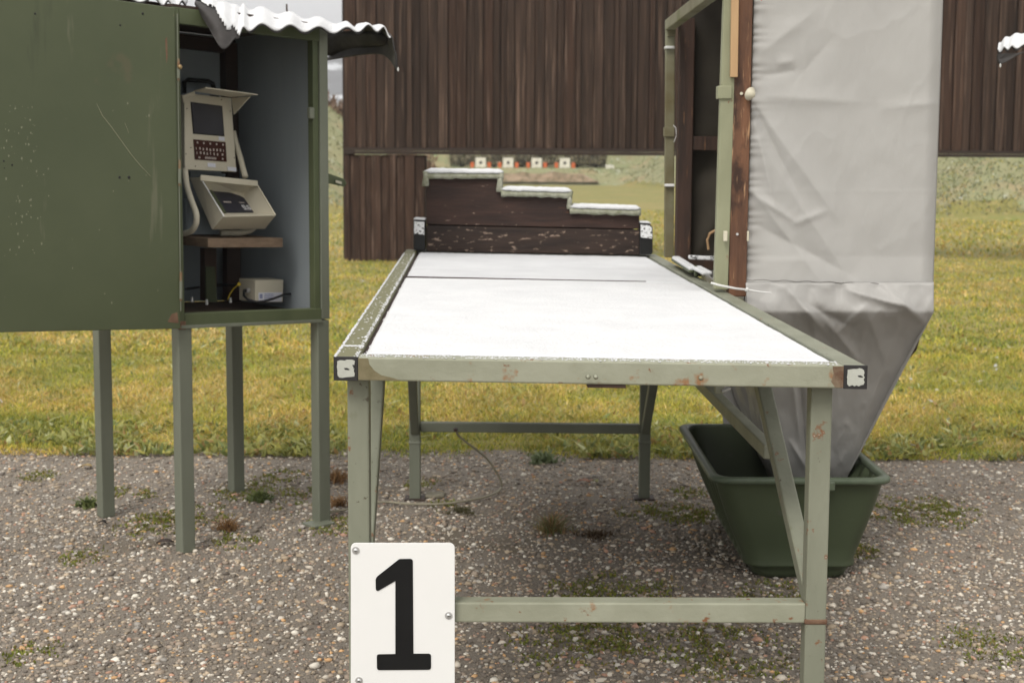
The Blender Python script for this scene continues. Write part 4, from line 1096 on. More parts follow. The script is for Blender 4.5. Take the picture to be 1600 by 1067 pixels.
for s, t in ((0, 0), (LW - LEG, 0), (0, LD - LEG), (LW - LEG, LD - LEG)):
    m_ = MB(); b0 = CO + wu * s + du * t
    c = []
    for z in (0.0, CB - 0.003):
        for a, b in ((0, 0), (LEG, 0), (LEG, LEG), (0, LEG)):
            p = CO + wu * (s + a) + du * (t + b); c.append(Vector((p.x, p.y, z - (0.042 * (s + a) if z > 0.3 else 0))))
    m_.box8(c).build('leg', M['grey_green'], cab, bevel=0.003)
# foot plate at front right leg
p = CO + wu * (LW - 0.07) + du * (-0.02)
m_ = MB(); m_.box8([p + wu * a + du * b + UP * z for z in (0.001, 0.009) for a, b in ((-0.02, -0.02), (0.06, -0.02), (0.06, 0.05), (-0.02, 0.05))]).build('foot_plate', M['grey_green'], cab, bevel=0.001)
kbox(MB(), 0.002, LW - 0.002, 0.004, LD - 0.002, CB, CB + 0.012).build('floor', M['inner_floor'], cab)
kbox(MB(), 0.003, LW - 0.003, LD - 0.006, LD - 0.002, CB + 0.013, CT).build('back_wall', M['inner_grey'], cab)
kbox(MB(), 0.0, 0.004, 0.03, LD - 0.007, CB + 0.013, CT).build('side_wall', M['inner_grey'], cab)
kbox(MB(), LW - 0.006, LW - 0.002, 0.03, LD - 0.007, CB + 0.013, CT).build('side_wall', M['inner_grey'], cab)
kbox(MB(), LW - 0.0015, LW + 0.0005, 0.03, LD, CB + 0.003, CT).build('outer_skin', M['grey_green'], cab)
kbox(MB(), -0.0025, -0.0005, 0.03, LD, CB + 0.003, CT).build('outer_skin', M['door_green'], cab)
kbox(MB(), 0.0, LW, 0.0, LD, CT + 0.001, CT + 0.008).build('top', M['dark_brown'], cab)
# front frame
kbox(MB(), 0.0, 0.020, -0.002, 0.028, CB + 0.0, CT).build('stile', M['frame_green'], cab, bevel=0.002)
kbox(MB(), LW - 0.030, LW + 0.001, -0.002, 0.028, CB + 0.0, CT).build('stile', M['grey_green'], cab, bevel=0.002)
kbox(MB(), LW - 0.052, LW - 0.031, 0.004, 0.034, CB + 0.014, CT - 0.04).build('stile', M['frame_green'], cab, bevel=0.002)
kbox(MB(), 0.0205, LW - 0.0305, -0.002, 0.028, CT - 0.045, CT).build('rail', M['frame_green'], cab, bevel=0.002)
kbox(MB(), 0.0205, LW - 0.0305, -0.002, 0.028, CB - 0.002, CB + 0.034).build('rail', M['frame_green'], cab, bevel=0.002)
kbox(MB(), 0.006, LW - 0.0305, -0.006, -0.0025, CB - 0.010, CB + 0.0).build('lip', M['grey_green'], cab, bevel=0.001)
# inner rear posts
kbox(MB(), LW - 0.055, LW - 0.008, LD - 0.05, LD - 0.008, CB + 0.013, CT - 0.02).build('inner_post', M['dark_brown'], cab, bevel=0.002)
kbox(MB(), 0.01, LW - 0.01, LD - 0.04, LD - 0.01, CT - 0.055, CT - 0.01).build('inner_rail', M['dark_brown'], cab)
# latch bits on right stile
kbox(MB(), LW - 0.066, LW - 0.048, 0.0, 0.02, 1.29, 1.325).build('latch', M['grey_green'], cab, bevel=0.004)
hs = W(509, 270, 4.52)
m_ = MB().prism([W(508, 270, 4.50), W(536, 280, 4.58), W(540, 287, 4.58), W(537, 292, 4.58), W(508, 286, 4.50)], (0.004, 0.004, 0)); m_.build('hasp', M['frame_green'], cab, bevel=0.001)
MB().prism([W(524.5, 281.5, 4.535), W(534, 284.5, 4.56), W(533.5, 288, 4.56), W(524.5, 285.5, 4.535)], (0.001, -0.006, 0)).build('hasp_slot', M['cream'], cab)
# door folded back, in line with the front
def door_pt(s, z, t=-0.012): 
    p = CO + wu * s + du * t; return Vector((p.x, p.y, z))
dz_t = lambda s: CT - 0.006 - 0.022 * (s / 0.5) 
dz_b = lambda s: CB - 0.008 - 0.032 * (s / 0.5) 
door_root = MB().box8([door_pt(-0.70, dz_b(-0.70), -0.020), door_pt(-0.004, dz_b(-0.004), -0.020), door_pt(-0.004, dz_b(-0.004), 0.0), door_pt(-0.70, dz_b(-0.70), 0.0),
                       door_pt(-0.70, dz_t(-0.70), -0.020), door_pt(-0.004, dz_t(-0.004), -0.020), door_pt(-0.004, dz_t(-0.004), 0.0), door_pt(-0.70, dz_t(-0.70), 0.0)]).build('door', M['door_green'], cab, bevel=0.002)
def on_door(px, py, t=-0.0202):         # where a sight line meets the door's face
    nrm = wu.cross(UP); p0 = CO + du * t; r_ = ray(px, py); o_ = Vector((0, 0, CAM_H))
    return o_ + r_ * ((p0 - o_).dot(nrm) / r_.dot(nrm))
def on_door_poly(ptsp, name, m_, th=0.0006):
    MB().prism([on_door(*q_) for q_ in ptsp], -du * th).build(name, m_, door_root)
scr = mat('bare_scratch', (0.30, 0.30, 0.20), rough=0.5, bump=0)
sp_ = [(151, 162), (160, 181), (175, 200), (190, 221), (206, 243), (222, 262), (236, 276)]
MB().tube([on_door(*q_, t=-0.0203) for q_ in sp_], [0.0004, 0.0010, 0.0012, 0.0009, 0.0010, 0.0011, 0.0004], 5).build('scratch', scr, door_root)
MB().tube([on_door(*q_, t=-0.0203) for q_ in ((195, 192), (199, 202), (201, 208))], 0.0005, 4).build('scratch', scr, door_root)
for (hx_, hy_, r_) in ((187, 277.5, 0.004), (201.5, 277.5, 0.0045), (6, 252, .0025), (19, 258, .0028), (7, 263, .0015), (55, 22, .003), (188, 40, .003), (223, 22, .0035)):
    c = on_door(hx_, hy_); MB().tube([c, c - du * 0.0012], [r_, r_ * 0.7], 10).build('bolt_hole', M['black'], door_root)
m_ = MB()
for k_ in range(95):
    if random.random() < 0.75: px, py = random.gauss(28, 20) + 0.08 * k_, random.uniform(165, 400)
    else: px, py = random.uniform(5, 260), random.uniform(120, 480)
    if px < 2: continue
    c = on_door(px, py); s = random.uniform(0.0008, 0.0030)
    m_.prism([c + wu * (s * math.cos(a) * random.uniform(.5, 1.1)) + UP * (s * 1.6 * math.sin(a) * random.uniform(.5, 1.2)) for a in (0, 1.2, 2.4, 3.6, 4.9)], -du * 0.0003)
o = m_.build('paint_chips', mat('chipped_paint', (0.24, 0.245, 0.165), rough=0.6, bump=0), door_root); o['kind'] = 'stuff'
on_door_poly([(262, 503), (268, 491), (277, 488), (279, 505)], 'rust_spot', M['rust'])
on_door_poly([(258, 62), (261, 58), (262, 90), (260, 100)], 'rust_spot', M['rust'], 0.0003)
kbox(MB(), -0.003, 0.022, -0.0045, -0.0025, CB - 0.012, CB + 0.012).build('rust_spot', M['rust'], cab)
# hinge line and barrels
MB().tube([on_door(277, 22, -0.022), on_door(282.5, 486, -0.022)], 0.0018, 6).build('hinge_pin', M['grey_green'], cab)
for y0, y1 in ((92, 126), (250, 290), (425, 470)):
    MB().tube([on_door(278.0 + (y0) * 0.011, y0, -0.024), on_door(278.0 + y0 * 0.011, y1, -0.024)], 0.0036, 8).build('hinge', M['brass_rust'], cab)
    MB().tube([on_door(278.0 + y0 * 0.011, y0 + 14, -0.026), on_door(278.0 + y0 * 0.011, y1 - 3, -0.026)], 0.0044, 8).build('hinge', M['grey_green'], cab)
c = on_door(281, 105, -0.03); MB().tube([c, c - du * 0.006], [0.0075, 0.005], 10).build('bolt', M['brass'], cab, smooth=True)

# ---- corrugated roof: bent sheet, front edge and back edge measured, rows between
def roof(name, parent_label, rows, nwaves, label, wave=0.011, extra_rows=None, nu=150, nvv=24, phase=0.0, snow_limits=(0.0, 1.0), fade=(0.0, 1.0), flap=0):
    """rows: list (front->back) of lists of (px,py,D)"""
    def cat(ptsl, t):
        n = len(ptsl) - 1; x_ = t * n; i_ = min(int(x_), n - 1); f_ = x_ - i_
        P = [ptsl[max(i_ - 1, 0)], ptsl[i_], ptsl[i_ + 1], ptsl[min(i_ + 2, n)]]
        return 0.5 * ((2 * P[1]) + (P[2] - P[0]) * f_ + (2 * P[0] - 5 * P[1] + 4 * P[2] - P[3]) * f_ * f_ + (3 * P[1] - P[0] - 3 * P[2] + P[3]) * f_ ** 3)
    R = [[W(*q_) for q_ in r_] for r_ in rows]
    root = empty(name, R[0][len(R[0]) // 2], label, 'roof')
    surf = []; 
    for i in range(nu):
        u = i / (nu - 1); colp = [cat(r_, u) for r_ in R]
        for j in range(nvv):
            v_ = j / (nvv - 1); p = cat(colp, v_)
            am = wave * min(1, max(0, (u - fade[0]) / 0.06))
            p = p + UP * (am * math.cos(2 * math.pi * (u * nwaves + phase)))
            surf.append(p)
    MB().grid(surf, nu, nvv).build('sheet', M['roof_sheet'], root, solid=0.004, smooth=True)
    # snow on the upward parts
    m_ = MB(); bad = set(); vs_ = []
    i0, i1 = int(snow_limits[0] * (nu - 1)), int(snow_limits[1] * (nu - 1))
    rows_ = list(range(0, nvv))
    for i in range(i0, i1 + 1):
        u = i / (nu - 1)
        for j in rows_:
            e = min((i - i0), (i1 - i)) / 4.0; e = min(1, e)
            k_ = 0.55 + 0.9 * float(fbm(u * 20, j * 0.6, 44))
            w_ = 0.5 - 0.5 * math.cos(2 * math.pi * (u * nwaves + phase))       # more snow in the valleys
            base_ = surf[i * nvv + j]
            if flap and u < flap:
                lim_ = 0.50 * (1 - (u / flap) ** 2) + 0.12 * (float(vnoise(u * 90, j * 0.8, 6)) - 0.5)
                if j / (nvv - 1) < lim_: e = 0.1; bad.add(len(vs_))
            vs_.append(base_ + UP * (0.003 + (0.0025 + 0.0045 * w_) * k_ * e * (0.35 if j == 0 else 1)) - Vector((0, 0.002 if j == 0 else 0, 0)))
    m_.grid(vs_, i1 - i0 + 1, len(rows_)); m_.f = [f_ for f_ in m_.f if not any(k_ in bad for k_ in f_)]; m_.build('snow', M['snow'], root, smooth=True, solid=0.003)
    return root
front = [(305, 8, 4.10), (325, 42, 4.03), (348, 77, 3.98), (370, 58, 4.02), (392, 46, 4.06), (440, 46, 4.14), (490, 49, 4.24), (540, 50, 4.36), (578, 46, 4.42), (604, 52, 4.46), (616, 72, 4.45), (621, 106, 4.44)]
mid = [(305, 2, 4.13), (324, 9, 4.10), (346, 17, 4.10), (371, 25, 4.15), (392, 27, 4.20), (440, 31, 4.27), (490, 38, 4.36), (540, 45, 4.50), (574, 44, 4.72), (594, 48, 4.76), (598, 58, 4.72), (592, 80, 4.70)]
back = [(306, 0, 4.62), (322, 2, 4.64), (345, 7, 4.68), (372, 12, 4.72), (392, 16, 4.75), (440, 24, 4.82), (490, 33, 4.90), (540, 41, 4.98), (560, 46, 5.02), (566, 54, 5.02), (560, 66, 5.0), (508, 90, 4.98)]
roof_root = roof('corrugated_roof', '', [front, mid, back], 12.5, 'bent corrugated roof sheet with snow, curled down at both ends, on the open cabinet', 0.0105, snow_limits=(0.0, 0.86), fade=(0.24, 1), flap=0.30)
MB().grid([W(x_, y_, D_) for (x_, y_, D_) in ((500, 52, 4.95), (530, 50, 4.9), (562, 48, 4.8), (600, 50, 4.62), (500, 74, 4.97), (532, 72, 4.92), (566, 64, 4.8), (606, 62, 4.6), (503, 90, 4.98), (534, 86, 4.95), (563, 72, 4.85), (602, 74, 4.62))], 3, 4).build('folded_corner', M['roof_sheet'], roof_root, solid=0.004, smooth=True, subd=1)
# overlapping sheet further left, mostly out of frame
f2 = [(60, -22, 3.86), (110, -14, 3.92), (160, -6, 3.97), (210, 0, 4.02), (245, 4, 4.06), (262, 8, 4.08), (278, 12, 4.10), (290, 4, 4.14)]
b2 = [(80, -60, 4.6), (120, -52, 4.6), (165, -44, 4.62), (215, -36, 4.65), (250, -30, 4.66), (268, -27, 4.67), (284, -24, 4.68), (298, -22, 4.70)]
m2_ = [((a[0] + b[0]) / 2, (a[1] + b[1]) / 2 + 3, (a[2] + b[2]) / 2) for a, b in zip(f2, b2)]
roof('corrugated_roof', '', [f2, m2_, b2], 5.5, 'left corrugated roof sheet with snow, mostly cut off by the top of the photo', 0.010, fade=(-1, 1))
# dark rafter under the sheets
raf = empty('roof_frame', K(0.2, 0.2, CT + 0.02), 'dark wooden rafters between the open cabinet and its roof sheets', 'rafters')
kbox(MB(), -0.55, LW + 0.02, 0.10, 0.14, CT + 0.009, CT + 0.02).build('rafter', M['dark_brown'], raf)
kbox(MB(), -0.55, LW + 0.02, LD - 0.09, LD - 0.05, CT + 0.009, CT + 0.045).build('rafter', M['dark_brown'], raf)
rod = empty('hook_bolt', W(449, 24, 4.8), 'thin steel hook bolt standing on the back edge of the snowy roof sheet', 'bolt')
MB().tube([W(449, 30, 4.80), W(449, 22, 4.8), W(448, 14, 4.80), W(448, 7, 4.80)], [0.003, 0.0035, 0.003, 0.003], 6).build('shaft', M['dark_brown'], rod)
MB().tube([W(444, 25, 4.80), W(449, 22, 4.8), W(454, 26, 4.80)], [0.003, 0.004, 0.003], 6).build('washer', M['dark_brown'], rod)

# ---- drops at roof tips
def drop(px, py, D, label):
    p = W(px, py, D)
    m_ = MB().tube([p + UP * 0.007, p + UP * 0.003, p - UP * 0.003, p - UP * 0.006], [0.0008, 0.0022, 0.003, 0.001], 8)
    o = m_.build('water_drop', M['tie'], None, smooth=True); tag(o, label, 'drop')
drop(622, 109, 4.44, 'bright water drop hanging from the curled right tip of the open cabinet roof')
drop(1563, 103, 4.40, 'bright water drop hanging from the roof corner at the right photo edge')

# ---- neighbouring cabinet at the right edge: only its roof corner is in view
f3 = [(1559, 83, 4.42), (1572, 78, 4.40), (1590, 76, 4.40), (1625, 72, 4.42), (1680, 72, 4.46), (1750, 74, 4.5), (1850, 76, 4.6), (1890, 92, 4.6)]
b3 = [(1561, 72, 4.75), (1575, 62, 4.78), (1600, 55, 4.80), (1640, 48, 4.85), (1700, 44, 4.9), (1770, 46, 4.95), (1840, 50, 5.0), (1880, 60, 5.0)]
m3_ = [((a[0] + b[0]) / 2, (a[1] + b[1]) / 2 - 2, (a[2] + b[2]) / 2) for a, b in zip(f3, b3)]
roof('corrugated_roof', '', [f3, m3_, b3], 9, 'corner of a snow-covered corrugated roof sheet at the right photo edge', 0.006, fade=(-1, 1))
o = MB().prism([W(1559, 85, 4.41), W(1574, 83, 4.40), W(1588, 84, 4.40), W(1604, 80, 4.40), W(1585, 90, 4.40), W(1572, 98, 4.40), W(1563, 101, 4.40), W(1559, 94, 4.41)], (0, 0.012, 0)).build('roof_flap', M['roof_sheet'], None, bevel=0.002)
tag(o, 'dark bent lip under the roof corner at the right photo edge', 'flap')
nb = empty('closed_cabinet', (2.2, 4.8, 0), 'closed green cabinet just past the right photo edge under the snowy roof corner', 'cabinet')
MB().box((2.0, 4.58, 0.67), (2.48, 5.0, 1.44)).build('body', M['door_green'], nb, bevel=0.004)
for xx in (2.02, 2.46):
    for yy in (4.60, 4.98):
        MB().box((xx - 0.02, yy - 0.02, 0), (xx + 0.02, yy + 0.02, 0.668)).build('leg', M['grey_green'], nb)

# ================================================================== TERMINAL IN THE CABINET
tm = empty('scoring_terminal', K(0.2, 0.25, 0.93), 'beige scoring terminal with dark screen, brown keypad and hooded display inside the open cabinet', 'terminal')
backv = du * 0.09
fD = lambda px: 4.30 + (px - 287) / 80 * 0.17
def F(px, py, d=0.0): return W(px, py, fD(px) + d + (265 - py) / 115 * 0.03)
MB().prism([F(288, 150), F(303, 147), F(361.5, 153.5), F(369.5, 269), F(289, 265)], backv).build('housing', M['beige'], tm, bevel=0.002)
def plate_on(pts_, name, m_, th=0.002, d=-0.003): return MB().prism([F(x, y, d) for x, y in pts_], -du * th).build(name, m_, tm)
plate_on([(297.5, 159.5), (347, 166), (350.5, 213.5), (301.5, 209.5)], 'screen_bezel', M['black'], 0.001, -0.001)
plate_on([(299, 161), (345.5, 167), (348.8, 212), (303, 208)], 'screen', M['screen'], 0.002)
kp = plate_on([(302, 218), (352, 222.5), (354, 253), (304.5, 249.5)], 'keypad', M['keypad'])
m_ = MB()
def kmark(u, v, w_, h_):
    A, B, C_, D_ = (302, 218), (352, 222.5), (354, 253), (304.5, 249.5)
    def pp(u_, v_):
        x = (A[0] * (1 - u_) + B[0] * u_) * (1 - v_) + (D_[0] * (1 - u_) + C_[0] * u_) * v_
        y = (A[1] * (1 - u_) + B[1] * u_) * (1 - v_) + (D_[1] * (1 - u_) + C_[1] * u_) * v_
        return F(x, y, -0.0068)
    m_.prism([pp(u, v), pp(u + w_, v), pp(u + w_, v + h_), pp(u, v + h_)], -du * 0.0004)
for k_ in range(5): kmark(0.10 + 0.2 * k_, 0.10, 0.045, 0.09)
for k_ in range(9): kmark(0.06 + 0.107 * k_, 0.38 + random.uniform(-.03, .03), random.choice((0.02, 0.035, 0.045)), 0.12)
for k_ in range(7): kmark(0.07 + 0.107 * k_, 0.60 + random.uniform(-.02, .02), random.choice((0.02, 0.035, 0.045)), 0.12)
kmark(0.86, 0.60, 0.05, 0.10); kmark(0.12, 0.84, 0.06, 0.09); kmark(0.86, 0.83, 0.05, 0.08)
for k_ in range(9): kmark(0.33 + 0.04 * k_, 0.82, 0.026, 0.11)
o = m_.build('key_print', M['print'], tm)
plate_on([(341.5, 213.5), (350.5, 214.5), (351, 220.5), (341.8, 219.5)], 'sticker', M['sticker'], 0.001)
plate_on([(324, 254.5), (336.5, 255.5), (337, 262), (324.5, 261)], 'sticker', M['sticker'], 0.001)
plate_on([(355, 260.5), (369, 262), (369.2, 268.3), (355.5, 266.5)], 'sticker', M['sticker'], 0.001)
for sx, sy in ((346, 156), (359.5, 174), (298, 231), (290.5, 241), (305, 260), (366, 247), (292, 170)):
    c = F(sx, sy, -0.001); MB().tube([c, c - du * 0.002], 0.0016, 8).build('screw', M['dark_brown'], tm)
# visor
MB().prism([W(303, 143, 4.34), W(361, 152.5, 4.47), W(403, 149, 4.36), W(321, 138, 4.19)], (0, 0, 0.003)).build('visor', M['beige'], tm, bevel=0.0008)
MB().prism([W(361.5, 153.5, 4.465), W(390, 151.5, 4.40), W(365, 179, 4.46)], (0.003, 0.002, 0)).build('visor_cheek', M['beige'], tm)
MB().prism([W(303, 143, 4.33), W(303, 150, 4.33), W(287, 162, 4.29), W(284, 150, 4.22)], (0.003, 0.002, 0)).build('visor_cheek', M['beige'], tm)
MB().prism([F(327, 148.5, -.004), F(342, 150.2, -.004), F(342, 152, -.004), F(327, 150.3, -.004)], -du * 0.002).build('slot', M['black'], tm)
# arms
MB().tube([W(364, 205, 4.52), W(368, 222, 4.52), W(375, 245, 4.50), W(383.5, 277, 4.46)], 0.0095, 10).build('arm', M['beige'], tm, smooth=True)
MB().tube(smooth_path([W(289, 264, 4.28), W(292, 290, 4.26), W(299, 313, 4.23), W(306.5, 334, 4.21), W(306, 350, 4.21), W(299, 361, 4.23), W(288, 365, 4.26)]), 0.0092, 10).build('arm', M['beige'], tm, smooth=True)
MB().tube([W(345, 364, 4.38), W(375, 364, 4.43), W(390, 361, 4.46), W(397, 356, 4.48)], 0.0095, 10).build('arm', M['beige'], tm, smooth=True)
MB().prism([W(290, 312, 4.42), W(300, 310, 4.45), W(345, 356, 4.42), W(336, 366, 4.40), W(292, 366, 4.38)], du * 0.05).build('bracket', M['inner_grey'], tm)
MB().prism([W(298, 268, 4.44), W(352, 272, 4.56), W(352, 276, 4.56), W(298, 276, 4.44)], du * 0.02).build('back_plate', M['inner_grey'], tm)
# hood with recess
HA, HB, HC, HD = W(313.5, 277, 4.29), W(402, 288.5, 4.47), W(431, 337, 4.385), W(349, 339, 4.20)
He, Hf, Hg, Hh = W(296, 278, 4.36), W(384, 281, 4.56), W(414, 358, 4.44), W(331, 359, 4.25)
Ia, Ib, Ic, Id = W(326, 299, 4.37), W(376, 303, 4.50), W(398, 333.5, 4.44), W(350.5, 334, 4.29)
MB().add([HA, HB, HC, HD, He, Hf, Hg, Hh, Ia, Ib, Ic, Id],
         [(0, 4, 7, 3), (3, 7, 6, 2), (2, 6, 5, 1), (1, 5, 4, 0), (4, 5, 6, 7), (0, 1, 9, 8), (1, 2, 10, 9), (2, 3, 11, 10), (3, 0, 8, 11), (8, 9, 10, 11)]).build('hood', M['beige'], tm, bevel=0.0012)
MB().bar(W(313, 278, 4.28), W(402, 287, 4.46), 0.018, 0.006, (0, 0, 1)).build('hood_lip', M['beige'], tm, bevel=0.002)
for q_ in (340, 366, 393): MB().tube([W(q_, 276 + (q_ - 313) * .1, 4.30 + (q_ - 313) * .002), W(q_, 274 + (q_ - 313) * .1, 4.30 + (q_ - 313) * .002)], 0.003, 8).build('screw', M['beige'], tm)
MB().bar(W(317, 284, 4.27), W(350, 338.5, 4.19), 0.0035, 0.004, (1, 0, 0)).build('hood_edge', M['tie'], tm)
MB().bar(W(402, 289, 4.465), W(430.5, 336.5, 4.38), 0.0035, 0.004, (1, 0, 0)).build('hood_edge', M['beige'], tm)
nrm_i = (Ib - Ia).cross(Id - Ia).normalized()
if nrm_i.y > 0: nrm_i = -nrm_i
def I(u, v, d=0.001):
    return (Ia.lerp(Ib, u)).lerp(Id.lerp(Ic, u), v) + nrm_i * d
disp = MB().prism([I(0.10, 0.02), I(0.99, 0.02), I(0.96, 0.98), I(0.06, 0.98)], nrm_i * 0.002).build('display', mat('dark_display', (0.022, 0.022, 0.035), (0.03, 0.03, 0.045), 9, rough=0.4, bump=0), tm)
MB().prism([I(0.0, 0.0), I(0.085, 0.0), I(0.05, 1.0), I(-0.03, 1.0)], nrm_i * 0.004).build('display_edge', M['frame_green'], tm)
dpm = mat('display_digits', (0.8, 0.8, 0.82), rough=0.5, bump=0)
m_ = MB()
def imark(u0, v0, u1, v1): m_.prism([I(u0, v0, .0035), I(u1, v0, .0035), I(u1, v1, .0035), I(u0, v1, .0035)], nrm_i * 0.0004)
def digit(u, v, w_, h_, segs):
    t = w_ * 0.28; tv = h_ * 0.16
    S_ = {'a': (u, v, u + w_, v + tv), 'g': (u, v + h_ / 2 - tv / 2, u + w_, v + h_ / 2 + tv / 2), 'd': (u, v + h_ - tv, u + w_, v + h_),
          'f': (u, v, u + t, v + h_ / 2), 'b': (u + w_ - t, v, u + w_, v + h_ / 2), 'e': (u, v + h_ / 2, u + t, v + h_), 'c': (u + w_ - t, v + h_ / 2, u + w_, v + h_)}
    for s_ in segs: imark(*S_[s_])
digit(0.70, 0.64, 0.10, 0.22, 'abcdfg'); imark(0.815, 0.82, 0.835, 0.86); digit(0.85, 0.64, 0.10, 0.22, 'acdefg')
m_.build('digits', dpm, tm)
m_ = MB()
for k_ in range(7): imark(0.20 + 0.035 * k_, 0.48, 0.225 + 0.035 * k_, 0.54)
for k_ in range(5): imark(0.70 + 0.035 * k_, 0.49, 0.722 + 0.035 * k_, 0.54)
m_.build('display_print', M['print'], tm)
# black handled case on top, behind the visor
hc = empty('carry_case', K(0.2, 0.3, 1.38), 'black case handle showing above the terminal visor', 'case')
MB().tube([W(288, 146, 4.62), W(288, 128, 4.62), W(293, 125, 4.62), W(325, 127.5, 4.66), W(332, 131, 4.67), W(336, 144, 4.68)], 0.008, 6).build('handle', M['black'], hc, smooth=True)
MB().prism([W(284, 140, 4.62), W(345, 144, 4.70), W(345, 180, 4.70), W(284, 180, 4.62)], du * 0.05).build('body', M['inner_grey'], hc)
# shelf with brackets
sh = empty('shelf', K(0.2, 0.2, 0.68), 'thick brown chipboard shelf on dark steel uprights carrying the terminal', 'shelf')
MB().add([W(325, 373, 4.18), W(442, 372, 4.42), W(442, 386.5, 4.42), W(325, 387, 4.18), W(325, 373, 4.18) + du * 0.26, W(442, 372, 4.42) + du * 0.26, W(442, 386.5, 4.42) + du * 0.26, W(325, 387, 4.18) + du * 0.26],
         [(0, 1, 2, 3), (4, 7, 6, 5), (0, 4, 5, 1), (3, 2, 6, 7), (0, 3, 7, 4), (1, 5, 6, 2)]).build('board', M['shelf'], sh, bevel=0.001)
MB().prism([W(320, 388, 4.34), W(338.5, 388, 4.38), W(338.5, 470, 4.38), W(320, 470, 4.34)], du * 0.03).build('upright', M['dark_brown'], sh)
MB().prism([W(320, 416, 4.33), W(334, 417, 4.37), W(338, 472, 4.37), W(321, 472, 4.33)], -du * 0.006).build('upright', mat('deep_green_upright', (0.045, 0.055, 0.028), rough=0.6), sh)
MB().prism([W(355, 388, 4.70), W(376, 388, 4.72), W(376, 470, 4.72), W(355, 470, 4.70)], du * 0.03).build('upright', M['dark_brown'], sh)
# power box
pb = empty('power_box', W(410, 472, 4.45), 'small beige power supply box with a white label on the cabinet floor', 'box')
a0, a1 = W(399, 472.5, 4.40), W(442, 472, 4.52)
b0, b1 = W(399, 438, 4.40), W(443, 437, 4.52)
MB().add([a0, a1, b1, b0, a0 + du * 0.10, a1 + du * 0.10, b1 + du * 0.10, b0 + du * 0.10], [(0, 1, 2, 3), (4, 7, 6, 5), (0, 4, 5, 1), (3, 2, 6, 7), (0, 3, 7, 4), (1, 5, 6, 2)]).build('housing', M['beige'], pb, bevel=0.002)
def Q(u, v, d): return (b0.lerp(b1, u)).lerp(a0.lerp(a1, u), v) - du * d
MB().prism([Q(0.10, 0.56, .0008), Q(0.95, 0.56, .0008), Q(0.95, 0.97, .0008), Q(0.10, 0.97, .0008)], -du * 0.001).build('label', M['sticker'], pb)
m_ = MB()
for v_ in (0.62, 0.70, 0.78, 0.86):
    m_.prism([Q(0.30, v_, .0022), Q(0.64 if v_ < .8 else 0.5, v_, .0022), Q(0.64 if v_ < .8 else 0.5, v_ + 0.035, .0022), Q(0.30, v_ + 0.035, .0022)], -du * 0.0003)
m_.prism([Q(0.14, 0.62, .0022), Q(0.24, 0.62, .0022), Q(0.24, 0.82, .0022), Q(0.14, 0.82, .0022)], -du * 0.0003)
m_.build('label_print', M['blueprint'], pb)
pside = a0.lerp(b0, 0.5) + du * 0.035 - wu * 0.001
MB().tube([pside, pside - wu * 0.012], 0.008, 12).build('socket', M['steel'], pb)
MB().tube([pside - wu * 0.013, pside - wu * 0.02], 0.0055, 10).build('socket', M['black'], pb)
c1 = MB().tube([pside - wu * 0.02, W(381, 462, 4.40), W(387, 468, 4.37), W(400, 472, 4.37), W(412, 471, 4.39), W(426, 467, 4.43), W(445, 460, 4.50), W(462, 458, 4.58), W(475, 461, 4.62), W(484, 466, 4.62)], 0.0040, 8).build('power_cable', M['cable'], None, smooth=True)
tag(c1, 'black cable looping in front of the small beige power box', 'cable')
c2 = MB().tube([W(290, 452, 4.35), W(310, 449, 4.45), W(340, 445, 4.60), W(365, 445, 4.66), W(380, 450, 4.66)], 0.0040, 8).build('power_cable', M['cable'], None, smooth=True)
tag(c2, 'black cable running behind the dark shelf upright', 'cable')
gw = empty('earth_wire', W(357, 467, 4.42), 'yellow-green wire with a round lug to the left of the power box', 'wire')
MB().tube([W(356, 468, 4.42), W(359, 460, 4.43), W(365, 451, 4.45), W(371, 446, 4.47)], 0.0019, 6).build('wire', M['yellow'], gw)
MB().tube([W(373.5, 444, 4.44), W(373.5, 444, 4.43)], 0.006, 10).build('lug', M['yellow'], gw)
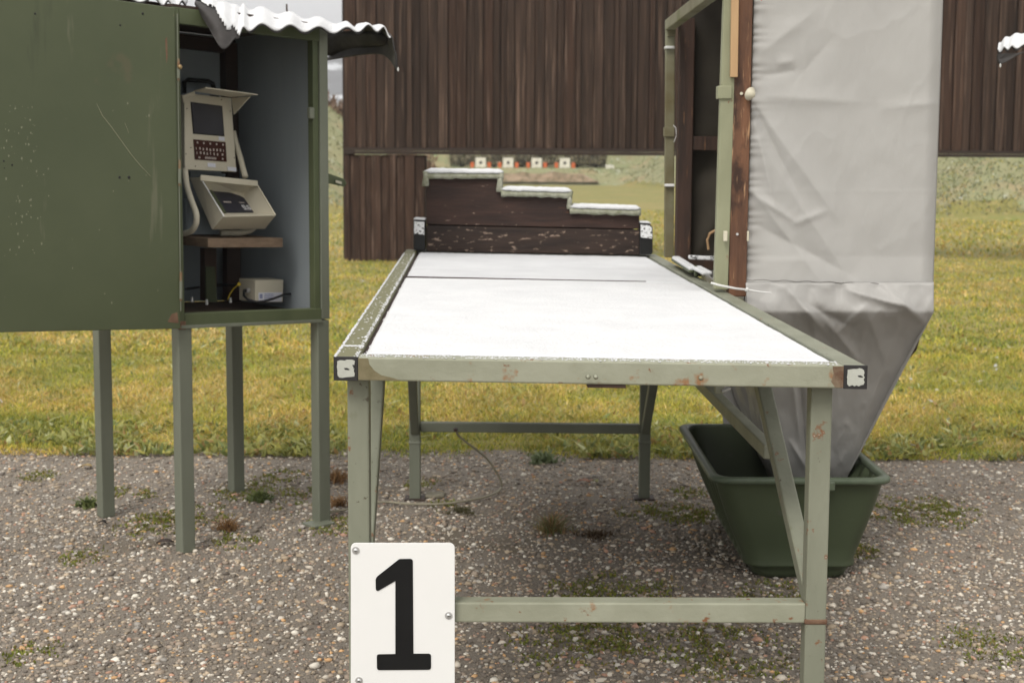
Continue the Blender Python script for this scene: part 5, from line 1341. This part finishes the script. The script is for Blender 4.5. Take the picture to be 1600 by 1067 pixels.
for q_, D_ in (((300, 466), 4.33), ((323, 470), 4.31), ((360, 467), 4.40)):
    p = W(*q_, D_); o = MB().tube([p - UP * 0.012, p + UP * 0.004], [0.005, 0.0035], 8).build('floor_bolt', M['steel'], None)
    tag(o, {300: 'steel bolt on the cabinet floor next to the hinge side', 323: 'steel bolt at the foot of the green shelf upright', 360: 'steel bolt at the end of the yellow wire'}[q_[0]], 'bolt')

# ================================================================== CABLE ON THE GROUND
kp_ = [G(505, 800, 0.01), G(540, 796, 0.01), G(560, 788, 0.01), G(600, 784, 0.012), G(640, 787, 0.012), G(690, 787, 0.012), G(735, 781, 0.012), G(765, 774, 0.014)]
q0 = T(0.096 + 0.12, BB)
kp_ += [W(782, 764, 4.80), W(783, 752, 4.80), W(776, 738, 4.79), W(762, 718, 4.77), W(745, 703, 4.74), W(725, 688, 4.70), W(715, 678, 4.67), W(713, 670, 4.655)]
hs_ = MB().tube(smooth_path(kp_), 0.0038, 8).build('ground_cable', M['hose'], None, smooth=True)
tag(hs_, 'pale looped cable on the gravel rising to the rear table crossbar', 'cable')
p = W(712, 671, 4.64)
o = MB().tube([p, p + Vector((0, -0.015, 0))], [0.008, 0.006], 10).build('cable_clamp', M['dark_brown'], None); tag(o, 'small dark clamp holding the cable on the rear crossbar', 'clamp')
p = G(680, 776, 0.0)
o = MB().box((p.x - 0.033, p.y - 0.03, 0.0), (p.x + 0.033, p.y + 0.03, 0.012)).build('flat_stone', mat('flat_stone', (0.22, 0.20, 0.15), (0.12, 0.11, 0.08), 30, rough=0.9, bump=0.6), None, bevel=0.005)
tag(o, 'flat grey-brown stone slab lying on the gravel beside the cable', 'stone')

# ================================================================== HAZE
hz = MB().box((-1490, -40, -1.65), (1490, 1400, 120)).build('haze', M['snow'], None)
hm = bpy.data.materials.new('haze_air'); hm.use_nodes = True
hn, hl = hm.node_tree.nodes, hm.node_tree.links; hn.clear()
ho = hn.new('ShaderNodeOutputMaterial'); hv_ = hn.new('ShaderNodeVolumePrincipled')
hv_.inputs['Density'].default_value = 0.0011; hv_.inputs['Color'].default_value = (0.93, 0.95, 1.0, 1); hv_.inputs['Anisotropy'].default_value = 0.2
hl.new(hv_.outputs[0], ho.inputs['Volume'])
hz.data.materials.clear(); hz.data.materials.append(hm)
tag(hz, kind='stuff'); hz['label'] = 'thin winter mist in front of the distant hill'; hz['category'] = 'haze'
